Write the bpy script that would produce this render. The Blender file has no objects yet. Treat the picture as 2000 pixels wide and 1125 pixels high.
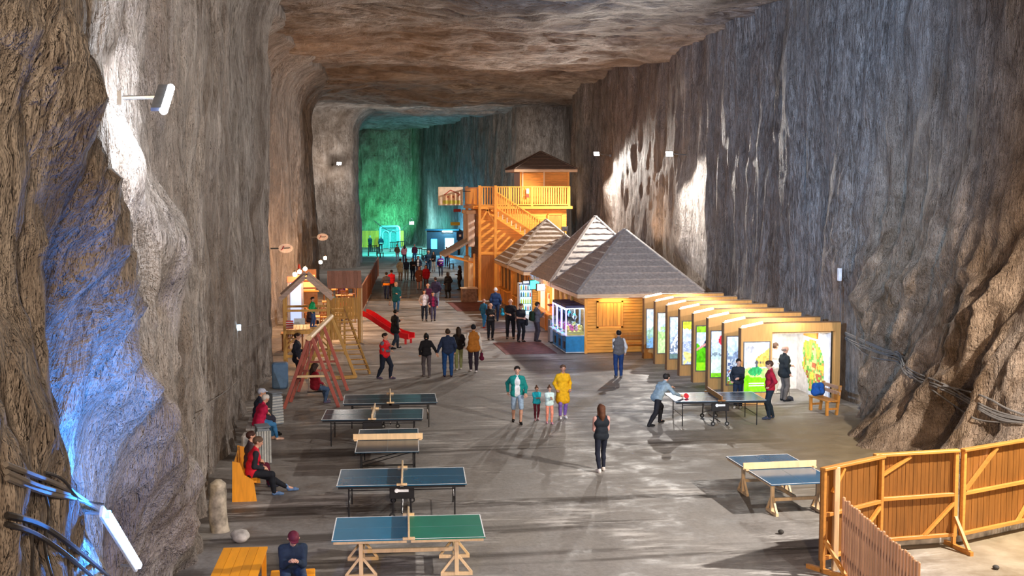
import bpy, math, random
import numpy as np
from mathutils import Vector, Matrix

# ------------------------------------------------------------------ camera
scene = bpy.context.scene
COL = scene.collection
F_PX = 2350.0                      # focal length in pixels of the 2000 px wide frame
YAW, PITCH, CAMZ = math.radians(9.1), math.atan(195.5 / F_PX), 7.0
cam_data = bpy.data.cameras.new('camera')
cam_data.sensor_width = 36.0
cam_data.lens = 36.0 * F_PX / 2000.0
cam_data.clip_end = 400
cam = bpy.data.objects.new('camera', cam_data)
COL.objects.link(cam)
cam.location = (0, 0, CAMZ)
cam.rotation_euler = (math.pi / 2 - PITCH, 0, -YAW)
scene.camera = cam

# ------------------------------------------------------------------ colour management, world
vs = scene.view_settings
vs.view_transform = 'Standard'
vs.look = 'None'
vs.gamma = 1.0
vs.use_curve_mapping = False
vs.exposure = 0.55
world = bpy.data.worlds.new('world')
scene.world = world
world.use_nodes = True
world.node_tree.nodes['Background'].inputs[0].default_value = (0.01, 0.01, 0.012, 1)
world.node_tree.nodes['Background'].inputs[1].default_value = 1.0

# ------------------------------------------------------------------ hall lamps (in-view ones get a fixture further down, unseen fills have none)
def lamp(kind, loc, color, watts, size=0.25, target=None, angle=150, blend=0.6):
    d = bpy.data.lights.new('hall_light', kind)
    d.color = color
    d.energy = watts
    if kind == 'AREA':
        d.shape = 'RECTANGLE'
        d.size = size
        d.size_y = size * 0.4
    else:
        d.shadow_soft_size = size
    if kind == 'SPOT':
        d.spot_size = math.radians(angle)
        d.spot_blend = blend
    o = bpy.data.objects.new('hall_light', d)
    COL.objects.link(o)
    o.location = loc
    if target is not None:
        v = Vector(target) - Vector(loc)
        o.rotation_euler = v.to_track_quat('-Z', 'Y').to_euler()
    return o

WHITE = (1.0, 0.93, 0.85)
WARM = (1.0, 0.80, 0.58)
COOL = (0.62, 0.78, 1.0)
# floodlight on the left wall (in view), throws blue-white light on the opposite wall and the tables
lamp('SPOT', (-1.85, 17.9, 8.22), (0.34, 0.60, 1.0), 21000, 0.12, (17.3, 43.5, 8.6), 56, 0.9)
lamp('POINT', (-1.85, 17.85, 8.1), (0.90, 0.94, 1.0), 300, 0.1)
# floodlights on the right wall (in view)
lamp('SPOT', (16.75, 57.0, 8.55), WHITE, 4400, 0.12, (10.0, 50, 0.0), 165, 0.5)
lamp('SPOT', (16.9, 73.0, 9.0), WHITE, 5000, 0.12, (9.0, 66, 0.0), 165, 0.5)
# floodlight outside the frame, then two unseen fill spots added behind the camera
lamp('SPOT', (15.6, 18.0, 8.4), WHITE, 7200, 0.12, (3.5, 28, 0.0), 118, 0.5)
lamp('SPOT', (14.0, -6.0, 9.5), WARM, 4500, 0.5, (8.0, 40, 9.0), 130, 0.8)
lamp('SPOT', (1.0, -9.0, 10.5), (1.0, 0.72, 0.47), 13000, 0.5, (15.0, 24, 4.0), 90, 0.8)
# warm spots added unseen behind the kiosks to brighten the wall and ceiling
lamp('SPOT', (16.6, 63.0, 3.2), (1.0, 0.62, 0.36), 1100, 0.3, (14.0, 60, 14.0), 140, 0.8)
lamp('SPOT', (16.3, 82.5, 3.2), (1.0, 0.66, 0.42), 1000, 0.3, (12.0, 84, 14.0), 140, 0.8)
# far pillar lamp and the coloured lamps of the far chamber
lamp('POINT', (1.75, 103.4, 9.0), WHITE, 420, 0.12)
lamp('SPOT', (13.5, 92.0, 9.5), WHITE, 4200, 0.3, (8.0, 108, 2.0), 140, 0.7)  # unseen white spot added to brighten the floor around the crowd
lamp('SPOT', (7.9, 144.6, 1.6), (0.10, 1.0, 0.42), 3200, 0.3, (8.3, 150.0, 5.0), 110, 0.9)
lamp('POINT', (10.6, 138.6, 2.9), (0.35, 0.95, 1.0), 900, 0.12)
lamp('SPOT', (8.0, 126.0, 7.5), (0.10, 0.95, 0.85), 8000, 0.3, (8.0, 130.0, 0.0), 110, 0.6)
lamp('POINT', (13.0, 122.8, 3.2), (0.15, 0.62, 1.0), 700, 0.2)
# blue fluorescent tube low on the near left wall (in view)
lamp('POINT', (-1.95, 14.2, 3.3), (0.03, 0.27, 1.0), 430, 0.1)

# ------------------------------------------------------------------ helpers: pixel of the photograph -> place in the hall
_fw = np.array([math.sin(YAW) * math.cos(PITCH), math.cos(YAW) * math.cos(PITCH), -math.sin(PITCH)])
_rt = np.array([math.cos(YAW), -math.sin(YAW), 0.0])
_up = np.cross(_rt, _fw)
def _ray(x, y): return _fw * F_PX + _rt * (x - 1000) + _up * (562.5 - y)
def ground(x, y, z=0.0):
    r = _ray(x, y); p = np.array([0, 0, CAMZ]) + r * ((z - CAMZ) / r[2]); return (float(p[0]), float(p[1]), float(z))
def on_x(x, y, hx):
    r = _ray(x, y); p = np.array([0, 0, CAMZ]) + r * (hx / r[0]); return tuple(float(v) for v in p)
def on_y(x, y, hy):
    r = _ray(x, y); p = np.array([0, 0, CAMZ]) + r * (hy / r[1]); return tuple(float(v) for v in p)

# ------------------------------------------------------------------ materials
MATS = {}
def nt(m): return m.node_tree
def new_mat(name):
    m = bpy.data.materials.new(name); m.use_nodes = True
    return m
def bsdf(m): return m.node_tree.nodes['Principled BSDF']
def node(m, typ, **kw):
    n = m.node_tree.nodes.new(typ)
    for k, v in kw.items(): setattr(n, k, v)
    return n
def link(m, a, b): m.node_tree.links.new(a, b)
def ramp(m, fac, stops):
    r = node(m, 'ShaderNodeValToRGB')
    el = r.color_ramp.elements
    while len(el) < len(stops): el.new(0.5)
    for e, (p, c) in zip(el, stops):
        e.position = p; e.color = (c[0], c[1], c[2], 1)
    link(m, fac, r.inputs[0]); return r.outputs[0]
def coords(m, scale=(1, 1, 1), kind='Object', rot=(0, 0, 0)):
    t = node(m, 'ShaderNodeTexCoord'); mp = node(m, 'ShaderNodeMapping')
    mp.inputs['Scale'].default_value = scale; mp.inputs['Rotation'].default_value = rot
    link(m, t.outputs[kind], mp.inputs['Vector']); return mp.outputs[0]
def noise(m, vec, scale, detail=4, rough=0.55, dist=0.0):
    n = node(m, 'ShaderNodeTexNoise'); n.inputs['Scale'].default_value = scale
    n.inputs['Detail'].default_value = detail; n.inputs['Roughness'].default_value = rough
    n.inputs['Distortion'].default_value = dist
    link(m, vec, n.inputs['Vector']); return n.outputs['Fac']
def mix(m, fac, a, b, mode='MIX'):
    x = node(m, 'ShaderNodeMix', data_type='RGBA', blend_type=mode)
    for s, v in ((x.inputs[0], fac), (x.inputs[6], a), (x.inputs[7], b)):
        if isinstance(v, (int, float)): s.default_value = v
        elif isinstance(v, tuple): s.default_value = (v[0], v[1], v[2], 1)
        else: link(m, v, s)
    return x.outputs[2]
def bump(m, height, strength=0.5, dist=0.05, prev=None):
    b = node(m, 'ShaderNodeBump'); b.inputs['Strength'].default_value = strength
    b.inputs['Distance'].default_value = dist
    link(m, height, b.inputs['Height'])
    if prev is not None: link(m, prev, b.inputs['Normal'])
    return b.outputs[0]

def plain(name, col, rough=0.6, metal=0.0, vary=0.08, scale=6.0, spec=0.4):
    """solid colour with a light procedural mottling"""
    if name in MATS: return MATS[name]
    m = new_mat(name); b = bsdf(m)
    v = coords(m); n = noise(m, v, scale, 3)
    lo = tuple(c * (1 - vary * 2) for c in col); hi = tuple(min(1, c * (1 + vary * 2)) for c in col)
    link(m, ramp(m, n, [(0.3, lo), (0.7, hi)]), b.inputs['Base Color'])
    b.inputs['Roughness'].default_value = rough; b.inputs['Metallic'].default_value = metal
    b.inputs['Specular IOR Level'].default_value = spec
    MATS[name] = m; return m
def glow(name, col, strength, base=None):
    if name in MATS: return MATS[name]
    m = new_mat(name); b = bsdf(m)
    c = base or col
    b.inputs['Base Color'].default_value = (c[0], c[1], c[2], 1)
    b.inputs['Emission Color'].default_value = (col[0], col[1], col[2], 1)
    b.inputs['Emission Strength'].default_value = strength
    MATS[name] = m; return m
def wood(name, col, grain=(1.5, 12, 12), rough=0.5, contrast=0.35, random_tone=0.18):
    """timber: long grain along the local x of the texture space, tone varies from piece to piece"""
    if name in MATS: return MATS[name]
    m = new_mat(name); b = bsdf(m)
    v = coords(m, grain)
    n1 = noise(m, v, 2.2, 5, 0.6, 0.4); n2 = noise(m, coords(m, tuple(g * 0.25 for g in grain)), 2.0, 2)
    d = tuple(c * (1 - contrast) for c in col); h = tuple(min(1, c * (1 + contrast * 0.45)) for c in col)
    c1 = ramp(m, n1, [(0.3, d), (0.62, h)])
    c2 = mix(m, 0.35, c1, ramp(m, n2, [(0.35, d), (0.65, h)]))
    oi = node(m, 'ShaderNodeObjectInfo')
    mr = node(m, 'ShaderNodeMapRange')
    mr.inputs[3].default_value = 1 - random_tone; mr.inputs[4].default_value = 1 + random_tone
    link(m, oi.outputs['Random'], mr.inputs[0])
    hs = node(m, 'ShaderNodeHueSaturation'); link(m, mr.outputs[0], hs.inputs['Value']); link(m, c2, hs.inputs['Color'])
    link(m, hs.outputs[0], b.inputs['Base Color'])
    b.inputs['Roughness'].default_value = rough
    link(m, bump(m, n1, 0.25, 0.01), b.inputs['Normal'])
    MATS[name] = m; return m
def glass(name, tint=(0.9, 0.95, 1.0), clear=0.85):
    if name in MATS: return MATS[name]
    m = new_mat(name); t = nt(m)
    tr = node(m, 'ShaderNodeBsdfTransparent'); tr.inputs[0].default_value = (tint[0], tint[1], tint[2], 1)
    gl = node(m, 'ShaderNodeBsdfGlossy'); gl.inputs['Roughness'].default_value = 0.03
    mx = node(m, 'ShaderNodeMixShader'); mx.inputs[0].default_value = 1 - clear
    link(m, tr.outputs[0], mx.inputs[1]); link(m, gl.outputs[0], mx.inputs[2])
    link(m, mx.outputs[0], t.nodes['Material Output'].inputs[0])
    MATS[name] = m; return m

def rock(name, stretch, tones, streak=0.5, mark_scale=1.0, clay=False):
    """salt rock: vertical runs of grey and brown, fine pick marks in the relief"""
    m = new_mat(name); b = bsdf(m)
    big = noise(m, coords(m, tuple(s * 0.16 for s in stretch)), 1.0, 4, 0.6, 0.6)
    mid = noise(m, coords(m, stretch), 1.0, 6, 0.65, 0.8)
    fine = noise(m, coords(m, tuple(s * 5.5 * mark_scale for s in stretch)), 1.0, 3, 0.6, 1.2)
    blot = noise(m, coords(m), 0.9, 6, 0.7, 0.5)
    c = ramp(m, big, [(0.32, tones[0]), (0.5, tones[1]), (0.68, tones[2])])
    c = mix(m, streak, c, ramp(m, mid, [(0.30, tones[3]), (0.52, tones[1]), (0.70, tones[4])]))
    patch = noise(m, coords(m, (1, 1, 0.5)), 0.13, 3, 0.5, 0.3)
    amt = ramp(m, patch, [(0.40, (0.06, 0.06, 0.06)), (0.62, (0.55, 0.55, 0.55))])
    c = mix(m, amt, c, ramp(m, fine, [(0.40, tones[3]), (0.60, tones[4])]))
    dirt = noise(m, coords(m, (1, 1, 0.35)), 0.22, 4, 0.6, 0.8)
    c = mix(m, ramp(m, dirt, [(0.50, (0, 0, 0)), (0.66, (0.75, 0.75, 0.75))]), c, (0.105, 0.066, 0.040))
    if clay:      # tan clay smeared over the foot of the wall
        sx = node(m, 'ShaderNodeSeparateXYZ'); link(m, coords(m), sx.inputs[0])
        mz = node(m, 'ShaderNodeMapRange'); link(m, sx.outputs[2], mz.inputs[0]); mz.inputs[1].default_value = 11.0; mz.inputs[2].default_value = 5.0
        my = node(m, 'ShaderNodeMapRange'); link(m, sx.outputs[1], my.inputs[0]); my.inputs[1].default_value = 40.0; my.inputs[2].default_value = 34.5
        mm = node(m, 'ShaderNodeMath', operation='MULTIPLY'); link(m, mz.outputs[0], mm.inputs[0]); link(m, my.outputs[0], mm.inputs[1])
        md = node(m, 'ShaderNodeMath', operation='MULTIPLY'); link(m, mm.outputs[0], md.inputs[0]); link(m, ramp(m, dirt, [(0.34, (0.45, 0.45, 0.45)), (0.50, (1, 1, 1))]), md.inputs[1])
        c = mix(m, md.outputs[0], c, ramp(m, blot, [(0.33, (0.20, 0.12, 0.060)), (0.66, (0.55, 0.36, 0.21))]))
    c = mix(m, 0.30, c, ramp(m, blot, [(0.36, tones[3]), (0.64, tones[2])]))
    link(m, c, b.inputs['Base Color'])
    b.inputs['Roughness'].default_value = 0.75
    b.inputs['Specular IOR Level'].default_value = 0.3
    n = bump(m, mid, 1.0, 0.45)
    n = bump(m, blot, 1.0, 0.24, n)
    n = bump(m, fine, 1.0, 0.09, n)
    link(m, n, b.inputs['Normal'])
    return m

# ------------------------------------------------------------------ vector noise
def _hash(ix, iy, iz, seed):
    h = (ix.astype(np.int64) * 374761393 + iy.astype(np.int64) * 668265263 + iz.astype(np.int64) * 2147483647 + seed * 1274126177) & 0xFFFFFFFF
    h = ((h ^ (h >> 13)) * 1274126177) & 0xFFFFFFFF
    h = h ^ (h >> 16)
    return (h & 0xFFFFFF).astype(np.float64) / 0xFFFFFF
def vnoise(x, y, z, seed=0):
    x, y, z = np.broadcast_arrays(np.asarray(x, float), np.asarray(y, float), np.asarray(z, float))
    ix, iy, iz = np.floor(x), np.floor(y), np.floor(z)
    fx, fy, fz = x - ix, y - iy, z - iz
    sx, sy, sz = (f * f * (3 - 2 * f) for f in (fx, fy, fz))
    r = 0
    for a in (0, 1):
        for b_ in (0, 1):
            for c in (0, 1):
                w = (sx if a else 1 - sx) * (sy if b_ else 1 - sy) * (sz if c else 1 - sz)
                r = r + w * _hash(ix + a, iy + b_, iz + c, seed)
    return r * 2 - 1
def fbm(x, y, z, octv=4, seed=0, gain=0.5):
    r = 0; a = 1.0; f = 1.0
    for o in range(octv):
        r = r + a * vnoise(np.asarray(x) * f, np.asarray(y) * f, np.asarray(z) * f, seed + o * 17)
        a *= gain; f *= 2.03
    return r
def ridge(x, y, z, octv=3, seed=0):
    r = 0; a = 1.0; f = 1.0
    for o in range(octv):
        r = r + a * (1 - 2 * np.abs(vnoise(np.asarray(x) * f, np.asarray(y) * f, np.asarray(z) * f, seed + o * 31)))
        a *= 0.5; f *= 2.1
    return r
def sstep(a, b_, x):
    t = np.clip((np.asarray(x) - a) / (b_ - a), 0, 1); return t * t * (3 - 2 * t)

# ------------------------------------------------------------------ mesh helpers
def link_mesh(name, verts, faces, mat=None, parent=None, smooth=False):
    me = bpy.data.meshes.new(name)
    me.from_pydata(verts if isinstance(verts, list) else verts.tolist(), [], faces if isinstance(faces, list) else faces.tolist())
    me.update()
    if mat is not None: me.materials.append(mat)
    if smooth: me.shade_smooth()
    o = bpy.data.objects.new(name, me); COL.objects.link(o)
    if parent is not None: o.parent = parent
    return o
def tag(o, label=None, cat=None, group=None, kind=None):
    if label: o['label'] = label
    if cat: o['category'] = cat
    if group: o['group'] = group
    if kind: o['kind'] = kind
    return o
def empty(name, loc=(0, 0, 0), rz=0.0, label=None, cat=None, group=None):
    o = bpy.data.objects.new(name, None); COL.objects.link(o)
    o.empty_display_size = 0.2
    o.location = loc; o.rotation_euler = (0, 0, rz)
    return tag(o, label, cat, group)
def copy_tree(o, parent=None):
    c = o.copy(); COL.objects.link(c); c.parent = parent
    for ch in list(o.children): copy_tree(ch, c)
    return c

class MB:
    """collects simple solids and builds them as one mesh object"""
    def __init__(s): s.v = []; s.f = []
    def add(s, verts, faces):
        n = len(s.v); s.v += [tuple(float(c) for c in v) for v in verts]; s.f += [tuple(i + n for i in f) for f in faces]; return s
    def box(s, c, d, rot=None, bev=0.0):
        hx, hy, hz = d[0] / 2, d[1] / 2, d[2] / 2
        if bev <= 0:
            vv = [(x, y, z) for z in (-hz, hz) for y in (-hy, hy) for x in (-hx, hx)]
            ff = [(0, 2, 3, 1), (4, 5, 7, 6), (0, 1, 5, 4), (2, 6, 7, 3), (0, 4, 6, 2), (1, 3, 7, 5)]
        else:
            e = min(bev, hx * .9, hy * .9, hz * .9)
            vv = []; 
            for z, k in ((-hz, e), (-hz + e, 0), (hz - e, 0), (hz, e)):
                a, b_ = hx - k, hy - k
                vv += [(-a + e, -b_, z), (a - e, -b_, z), (a, -b_ + e, z), (a, b_ - e, z), (a - e, b_, z), (-a + e, b_, z), (-a, b_ - e, z), (-a, -b_ + e, z)]
            ff = [tuple(range(7, -1, -1)), tuple(range(24, 32))]
            for r in range(3):
                for i in range(8):
                    j = (i + 1) % 8; ff.append((r * 8 + i, r * 8 + j, r * 8 + 8 + j, r * 8 + 8 + i))
        M = Matrix.Translation(Vector(c)) @ (rot.to_4x4() if rot is not None else Matrix())
        return s.add([M @ Vector(v) for v in vv], ff)
    def bar(s, p0, p1, w, h, up=(0, 0, 1), bev=0.0):
        p0, p1 = Vector(p0), Vector(p1); d = p1 - p0; L = d.length; x = d.normalized(); u = Vector(up)
        y = u.cross(x)
        if y.length < 1e-4: y = Vector((0, 1, 0)).cross(x)
        y.normalize(); z = x.cross(y)
        R = Matrix((x, y, z)).transposed()
        return s.box((p0 + p1) / 2, (L, w, h), R, bev)
    def tube(s, pts, r, seg=8, caps=True):
        pts = [Vector(p) for p in pts]; rr = r if isinstance(r, (list, tuple)) else [r] * len(pts)
        rings = []; ref = None
        for i, p in enumerate(pts):
            t = (pts[min(i + 1, len(pts) - 1)] - pts[max(i - 1, 0)]).normalized()
            if ref is None:
                ref = Vector((0, 0, 1)) if abs(t.z) < 0.9 else Vector((1, 0, 0))
            u = (ref - t * ref.dot(t)).normalized(); w = t.cross(u); ref = u
            rings.append([p + (u * math.cos(a) + w * math.sin(a)) * rr[i] for a in (2 * math.pi * k / seg for k in range(seg))])
        vv = [v for ring in rings for v in ring]; ff = []
        for i in range(len(pts) - 1):
            for k in range(seg):
                j = (k + 1) % seg; ff.append((i * seg + k, i * seg + j, (i + 1) * seg + j, (i + 1) * seg + k))
        if caps:
            ff.append(tuple(range(seg - 1, -1, -1))); n = (len(pts) - 1) * seg; ff.append(tuple(range(n, n + seg)))
        return s.add(vv, ff)
    def lathe(s, prof, seg=16, c=(0, 0, 0), axis='z'):
        vv = []; ff = []
        for r, z in prof:
            for k in range(seg):
                a = 2 * math.pi * k / seg; x, y = r * math.cos(a), r * math.sin(a)
                p = (x, y, z) if axis == 'z' else ((z, x, y) if axis == 'x' else (y, z, x))
                vv.append((c[0] + p[0], c[1] + p[1], c[2] + p[2]))
        for i in range(len(prof) - 1):
            for k in range(seg):
                j = (k + 1) % seg; ff.append((i * seg + k, i * seg + j, (i + 1) * seg + j, (i + 1) * seg + k))
        ff.append(tuple(range(seg - 1, -1, -1))); n = (len(prof) - 1) * seg; ff.append(tuple(range(n, n + seg)))
        return s.add(vv, ff)
    def prism(s, poly, vec):
        """flat polygon (list of 3D points) pushed along vec"""
        n = len(poly); v = Vector(vec); a = [Vector(p) for p in poly]; b_ = [p + v for p in a]
        ff = [tuple(range(n - 1, -1, -1)), tuple(range(n, 2 * n))]
        for i in range(n):
            j = (i + 1) % n; ff.append((i, j, n + j, n + i))
        return s.add(a + b_, ff)
    def ball(s, c, r, seg=10, rings=6):
        rx, ry, rz = r if isinstance(r, (tuple, list)) else (r, r, r)
        vv = [(c[0], c[1], c[2] - rz)]; ff = []
        for i in range(1, rings):
            t = math.pi * i / rings - math.pi / 2
            for k in range(seg):
                a = 2 * math.pi * k / seg
                vv.append((c[0] + rx * math.cos(t) * math.cos(a), c[1] + ry * math.cos(t) * math.sin(a), c[2] + rz * math.sin(t)))
        vv.append((c[0], c[1], c[2] + rz)); top = len(vv) - 1
        for k in range(seg):
            j = (k + 1) % seg; ff.append((0, 1 + j, 1 + k)); ff.append((top, 1 + (rings - 2) * seg + k, 1 + (rings - 2) * seg + j))
        for i in range(rings - 2):
            for k in range(seg):
                j = (k + 1) % seg; ff.append((1 + i * seg + k, 1 + i * seg + j, 1 + (i + 1) * seg + j, 1 + (i + 1) * seg + k))
        return s.add(vv, ff)
    def build(s, name, mat, parent=None, smooth=False):
        o = link_mesh(name, s.v, s.f, mat, parent)
        if smooth:
            o.data.shade_smooth()
            try: o.data.set_sharp_from_angle(angle=math.radians(40))
            except Exception: pass
        s.mesh = o.data
        return o
def one_box(name, c, d, mat, parent=None, bev=0.0, rot=None): return MB().box(c, d, rot, bev).build(name, mat, parent)
def one_bar(name, p0, p1, w, h, mat, parent=None, up=(0, 0, 1), bev=0.0): return MB().bar(p0, p1, w, h, up, bev).build(name, mat, parent)
def one_tube(name, pts, r, mat, parent=None, seg=8): return MB().tube(pts, r, seg).build(name, mat, parent, True)
def share(name, mesh_obj, parent, loc=(0, 0, 0), rot=(0, 0, 0), scale=(1, 1, 1)):
    o = bpy.data.objects.new(name, mesh_obj.data); COL.objects.link(o); o.parent = parent
    o.location = loc; o.rotation_euler = rot; o.scale = scale; return o
# ================================================================== THE HALL: walls, ceiling, floor
GREY = (0.23, 0.19, 0.165); PALE = (0.40, 0.36, 0.33); BROWN = (0.17, 0.105, 0.062); DARK = (0.038, 0.026, 0.020); SALT = (0.62, 0.58, 0.55)
M_ROCK_L = rock('rock_left', (1.6, 1.6, 0.28), [BROWN, GREY, PALE, DARK, SALT], 0.55)
M_ROCK_R = rock('rock_right', (1.9, 1.9, 0.30), [BROWN, GREY, PALE, DARK, SALT], 0.5, 1.15, True)
M_ROCK_C = rock('rock_ceiling', (0.28, 0.75, 1.0), [BROWN, (0.24, 0.19, 0.16), PALE, DARK, SALT], 0.55, 0.8)

def resample(path, step):
    """path: plan points; step(y): wanted spacing"""
    out = []
    for (x0, y0), (x1, y1) in zip(path[:-1], path[1:]):
        L = math.hypot(x1 - x0, y1 - y0); s = 0.0
        while s < L:
            t = s / L; out.append((x0 + (x1 - x0) * t, y0 + (y1 - y0) * t)); s += step(out[-1][1])
    out.append(path[-1])
    return np.array(out)
def wall_mesh(name, path, step, zs, side, disp, mat, blur=5):
    p = resample(path, step)
    k = np.ones(blur) / blur; pad = blur // 2
    ps = np.stack([np.convolve(np.pad(p[:, i], pad, mode='edge'), k, 'valid') for i in (0, 1)], 1)
    t = np.gradient(ps, axis=0); t /= np.linalg.norm(t, axis=1, keepdims=True) + 1e-9
    n = np.stack([t[:, 1], -t[:, 0]], 1) * side
    nz = len(zs); ns = len(ps)
    X, Z = np.repeat(ps[:, 0:1], nz, 1), np.repeat(np.array(zs)[None, :], ns, 0); Y = np.repeat(ps[:, 1:2], nz, 1)
    s = np.concatenate([[0], np.cumsum(np.linalg.norm(np.diff(ps, axis=0), axis=1))])
    S = np.repeat(s[:, None], nz, 1)
    D = disp(S, X, Y, Z)
    V = np.stack([X + n[:, 0:1] * D, Y + n[:, 1:2] * D, Z], -1).reshape(-1, 3)
    i = np.arange(ns - 1)[:, None] * nz + np.arange(nz - 1)[None, :]
    Fq = np.stack([i, i + nz, i + nz + 1, i + 1], -1).reshape(-1, 4)
    if side < 0: Fq = Fq[:, ::-1]
    o = link_mesh(name, V, Fq, mat, None, True)
    return tag(o, kind='structure')

def bulge(y, z, yc, zc, wy, wz, amp):
    return amp * np.exp(-((y - yc) / wy) ** 2 - ((z - zc) / wz) ** 2)
def disp_left(S, X, Y, Z):
    d = 0.20 * fbm(S * 0.35, Z * 0.09, S * 0 + 3.1, 4, 5) + 0.15 * ridge(S * 0.9, Z * 0.16, S * 0 + 1.7, 3, 9)
    d = d + 0.07 * fbm(S * 2.2, Z * 0.8, S * 0, 3, 21)
    near = sstep(30, 20, Y)
    d = d + near * (0.06 * ridge(Y * 1.6 + Z * 0.3, Z * 0.9, 0, 3, 87) + 0.05 * fbm(Y * 3.0, Z * 2.2, 0, 2, 97))
    d = d - 0.12 * near
    # leaning rib that runs from high up near the stair down to the floor
    yc = 11.7 + (7.9 - np.clip(Z, 0, 9.5)) * 1.45
    rib = np.exp(-(np.abs(Y - yc) / 1.15) ** 3)
    d = d + near * 0.46 * rib * sstep(14, 8, Z) + near * 0.16 * rib * fbm(Y * 1.4, Z * 1.4, 0, 4, 77)
    # hollow behind the rib, where the tube lamp hangs
    d = d - 0.34 * np.exp(-((Y - (yc - 3.2)) / 1.3) ** 2) * near * sstep(9, 5, Z) - bulge(Y, Z, 17.9, 8.9, 1.3, 1.2, 0.28)
    # knobbly near flank
    d = d + 0.22 * sstep(11.5, 8.5, Y) * fbm(Y * 0.6, Z * 0.5, 0, 4, 41) + 0.42 * sstep(12.9, 11.9, Y) * sstep(8.5, 5.5, Z)
    # shelf of rock under the wall lamp
    d = d + bulge(Y, Z, 18.3, 7.2, 0.7, 0.7, 0.35) + bulge(Y, Z, 20.4, 6.1, 1.1, 0.8, 0.62) + bulge(Y, Z, 21.0, 4.0, 1.0, 1.6, 0.22)
    # far walls are rougher in long vertical folds
    far = sstep(46, 52, Y)
    d = d + far * 0.35 * fbm(S * 0.25, Z * 0.05, 0, 3, 63)
    # rounded shoulder under the ceiling
    R = 2.2
    q = np.clip((Z - (14.0 - R)) / R, 0, 0.96)
    d = d + (R - R * np.sqrt(1 - q * q)) * (0.35 + 0.65 * far)
    # spread foot
    d = d + 0.16 * np.exp(-Z / 0.5) * (0.6 + 0.6 * fbm(S * 0.5, 0, 0, 2, 8))
    return d
def disp_right(S, X, Y, Z):
    d = 0.34 * fbm(S * 0.22, Z * 0.07, S * 0 + 8.1, 4, 105) + 0.13 * ridge(S * 0.8, Z * 0.14, S * 0 + 4.7, 3, 109)
    d = d + 0.06 * fbm(S * 2.4, Z * 0.7, S * 0, 3, 121)
    near = sstep(36.0, 29.5, Y)
    foot = np.exp(-np.clip(Z, 0, 20) / 2.6)
    d = d + 2.7 * near * foot * (0.9 + 0.25 * fbm(Y * 0.35, Z * 0.3, 0, 3, 131)) + 0.45 * sstep(40, 36.5, Y) * sstep(34.5, 36.5, Y) * np.exp(-np.clip(Z, 0, 20) / 1.6)
    # broken boulders low on the near flank
    low = sstep(8.0, 4.0, Z) * sstep(41, 36, Y)
    d = d + low * (0.55 * ridge(Y * 0.42 + Z * 0.16, Z * 0.17, 0, 4, 141) + 0.26 * fbm(Y * 0.9 + Z * 0.4, Z * 0.7, 0, 4, 151) - 0.2)
    # knobs of rock under the wall lamps
    d = d + bulge(Y, Z, 57.6, 6.4, 0.8, 1.4, 0.42) + bulge(Y, Z, 73.8, 6.8, 0.9, 1.5, 0.48) + bulge(Y, Z, 58.0, 4.2, 1.4, 1.2, 0.35)
    d = d + 0.25 * np.exp(-Z / 0.5)
    # cut back where the exhibition frames stand
    w = sstep(35.2, 36.2, Y) * sstep(50, 48.5, Y) * sstep(5.0, 3.2, Z)
    return d * (1 - w) + np.minimum(d, 0.3) * w
def disp_back(S, X, Y, Z):
    return 0.8 * fbm(S * 0.18, Z * 0.08, 0, 4, 205) + 0.5 * ridge(S * 0.3, Z * 0.12, 0, 3, 215) + 0.4 * np.exp(-Z / 1.2)

zs_near = np.concatenate([np.arange(-0.1, 14.9, 0.12)])
wall_mesh('wall_left', [(-2.75, -14), (-2.75, 20), (-2.65, 36), (-2.05, 46.8), (-3.1, 47.8), (-2.8, 60), (-0.3, 87), (-1.6, 90), (-1.4, 104), (0.0, 105), (2.9, 106.6), (3.4, 110), (3.6, 131), (3.2, 153)],
          lambda y: 0.6 if y < 5 else (0.11 if y < 50 else 0.3), zs_near, 1, disp_left, M_ROCK_L)
wall_mesh('wall_right', [(18.5, -14), (17.6, 20), (17.4, 36), (17.35, 52.2), (18.2, 53.2), (18.1, 86.5), (21.6, 88.5), (21.4, 104), (17.4, 105.2), (15.2, 121), (11.4, 152)],
          lambda y: 0.6 if y < 14 else (0.13 if y < 55 else (0.2 if y < 90 else 0.35)), zs_near, -1, disp_right, M_ROCK_R)
wall_mesh('wall_back', [(1.5, 151), (12.5, 150)], lambda y: 0.3, np.arange(-0.1, 15, 0.3), 1, disp_back, M_ROCK_L)
wall_mesh('wall_rear', [(20, -13), (-4, -13.0)], lambda y: 1.0, np.arange(-0.1, 15, 0.6), -1, disp_back, M_ROCK_L)

def grid_sheet(name, xs, ys, zf, mat, flip=False):
    X, Y = np.meshgrid(xs, ys, indexing='ij'); Z = zf(X, Y)
    V = np.stack([X, Y, Z], -1).reshape(-1, 3); ny = len(ys)
    i = np.arange(len(xs) - 1)[:, None] * ny + np.arange(ny - 1)[None, :]
    Fq = np.stack([i, i + ny, i + ny + 1, i + 1], -1).reshape(-1, 4)
    if flip: Fq = Fq[:, ::-1]
    return tag(link_mesh(name, V, Fq, mat, None, True), kind='structure')
def ceil_z(X, Y):
    d = 14.0 + 0.30 * fbm(X * 0.10, Y * 0.22, 0, 4, 301) + 0.16 * ridge(X * 0.16, Y * 0.5, 0, 3, 311) + 0.09 * fbm(X * 0.8, Y * 1.4, 0, 3, 321)
    d = d - 0.5 * np.exp(-((Y - 92) / 6.0) ** 2) - 0.35 * np.exp(-((Y - 62) / 2.5) ** 2)
    return d
grid_sheet('ceiling', np.arange(-6, 25.1, 0.22), np.concatenate([np.arange(-14, 40, 1.0), np.arange(40, 110, 0.25), np.arange(110, 156, 0.5)]), ceil_z, M_ROCK_C, True)

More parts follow.
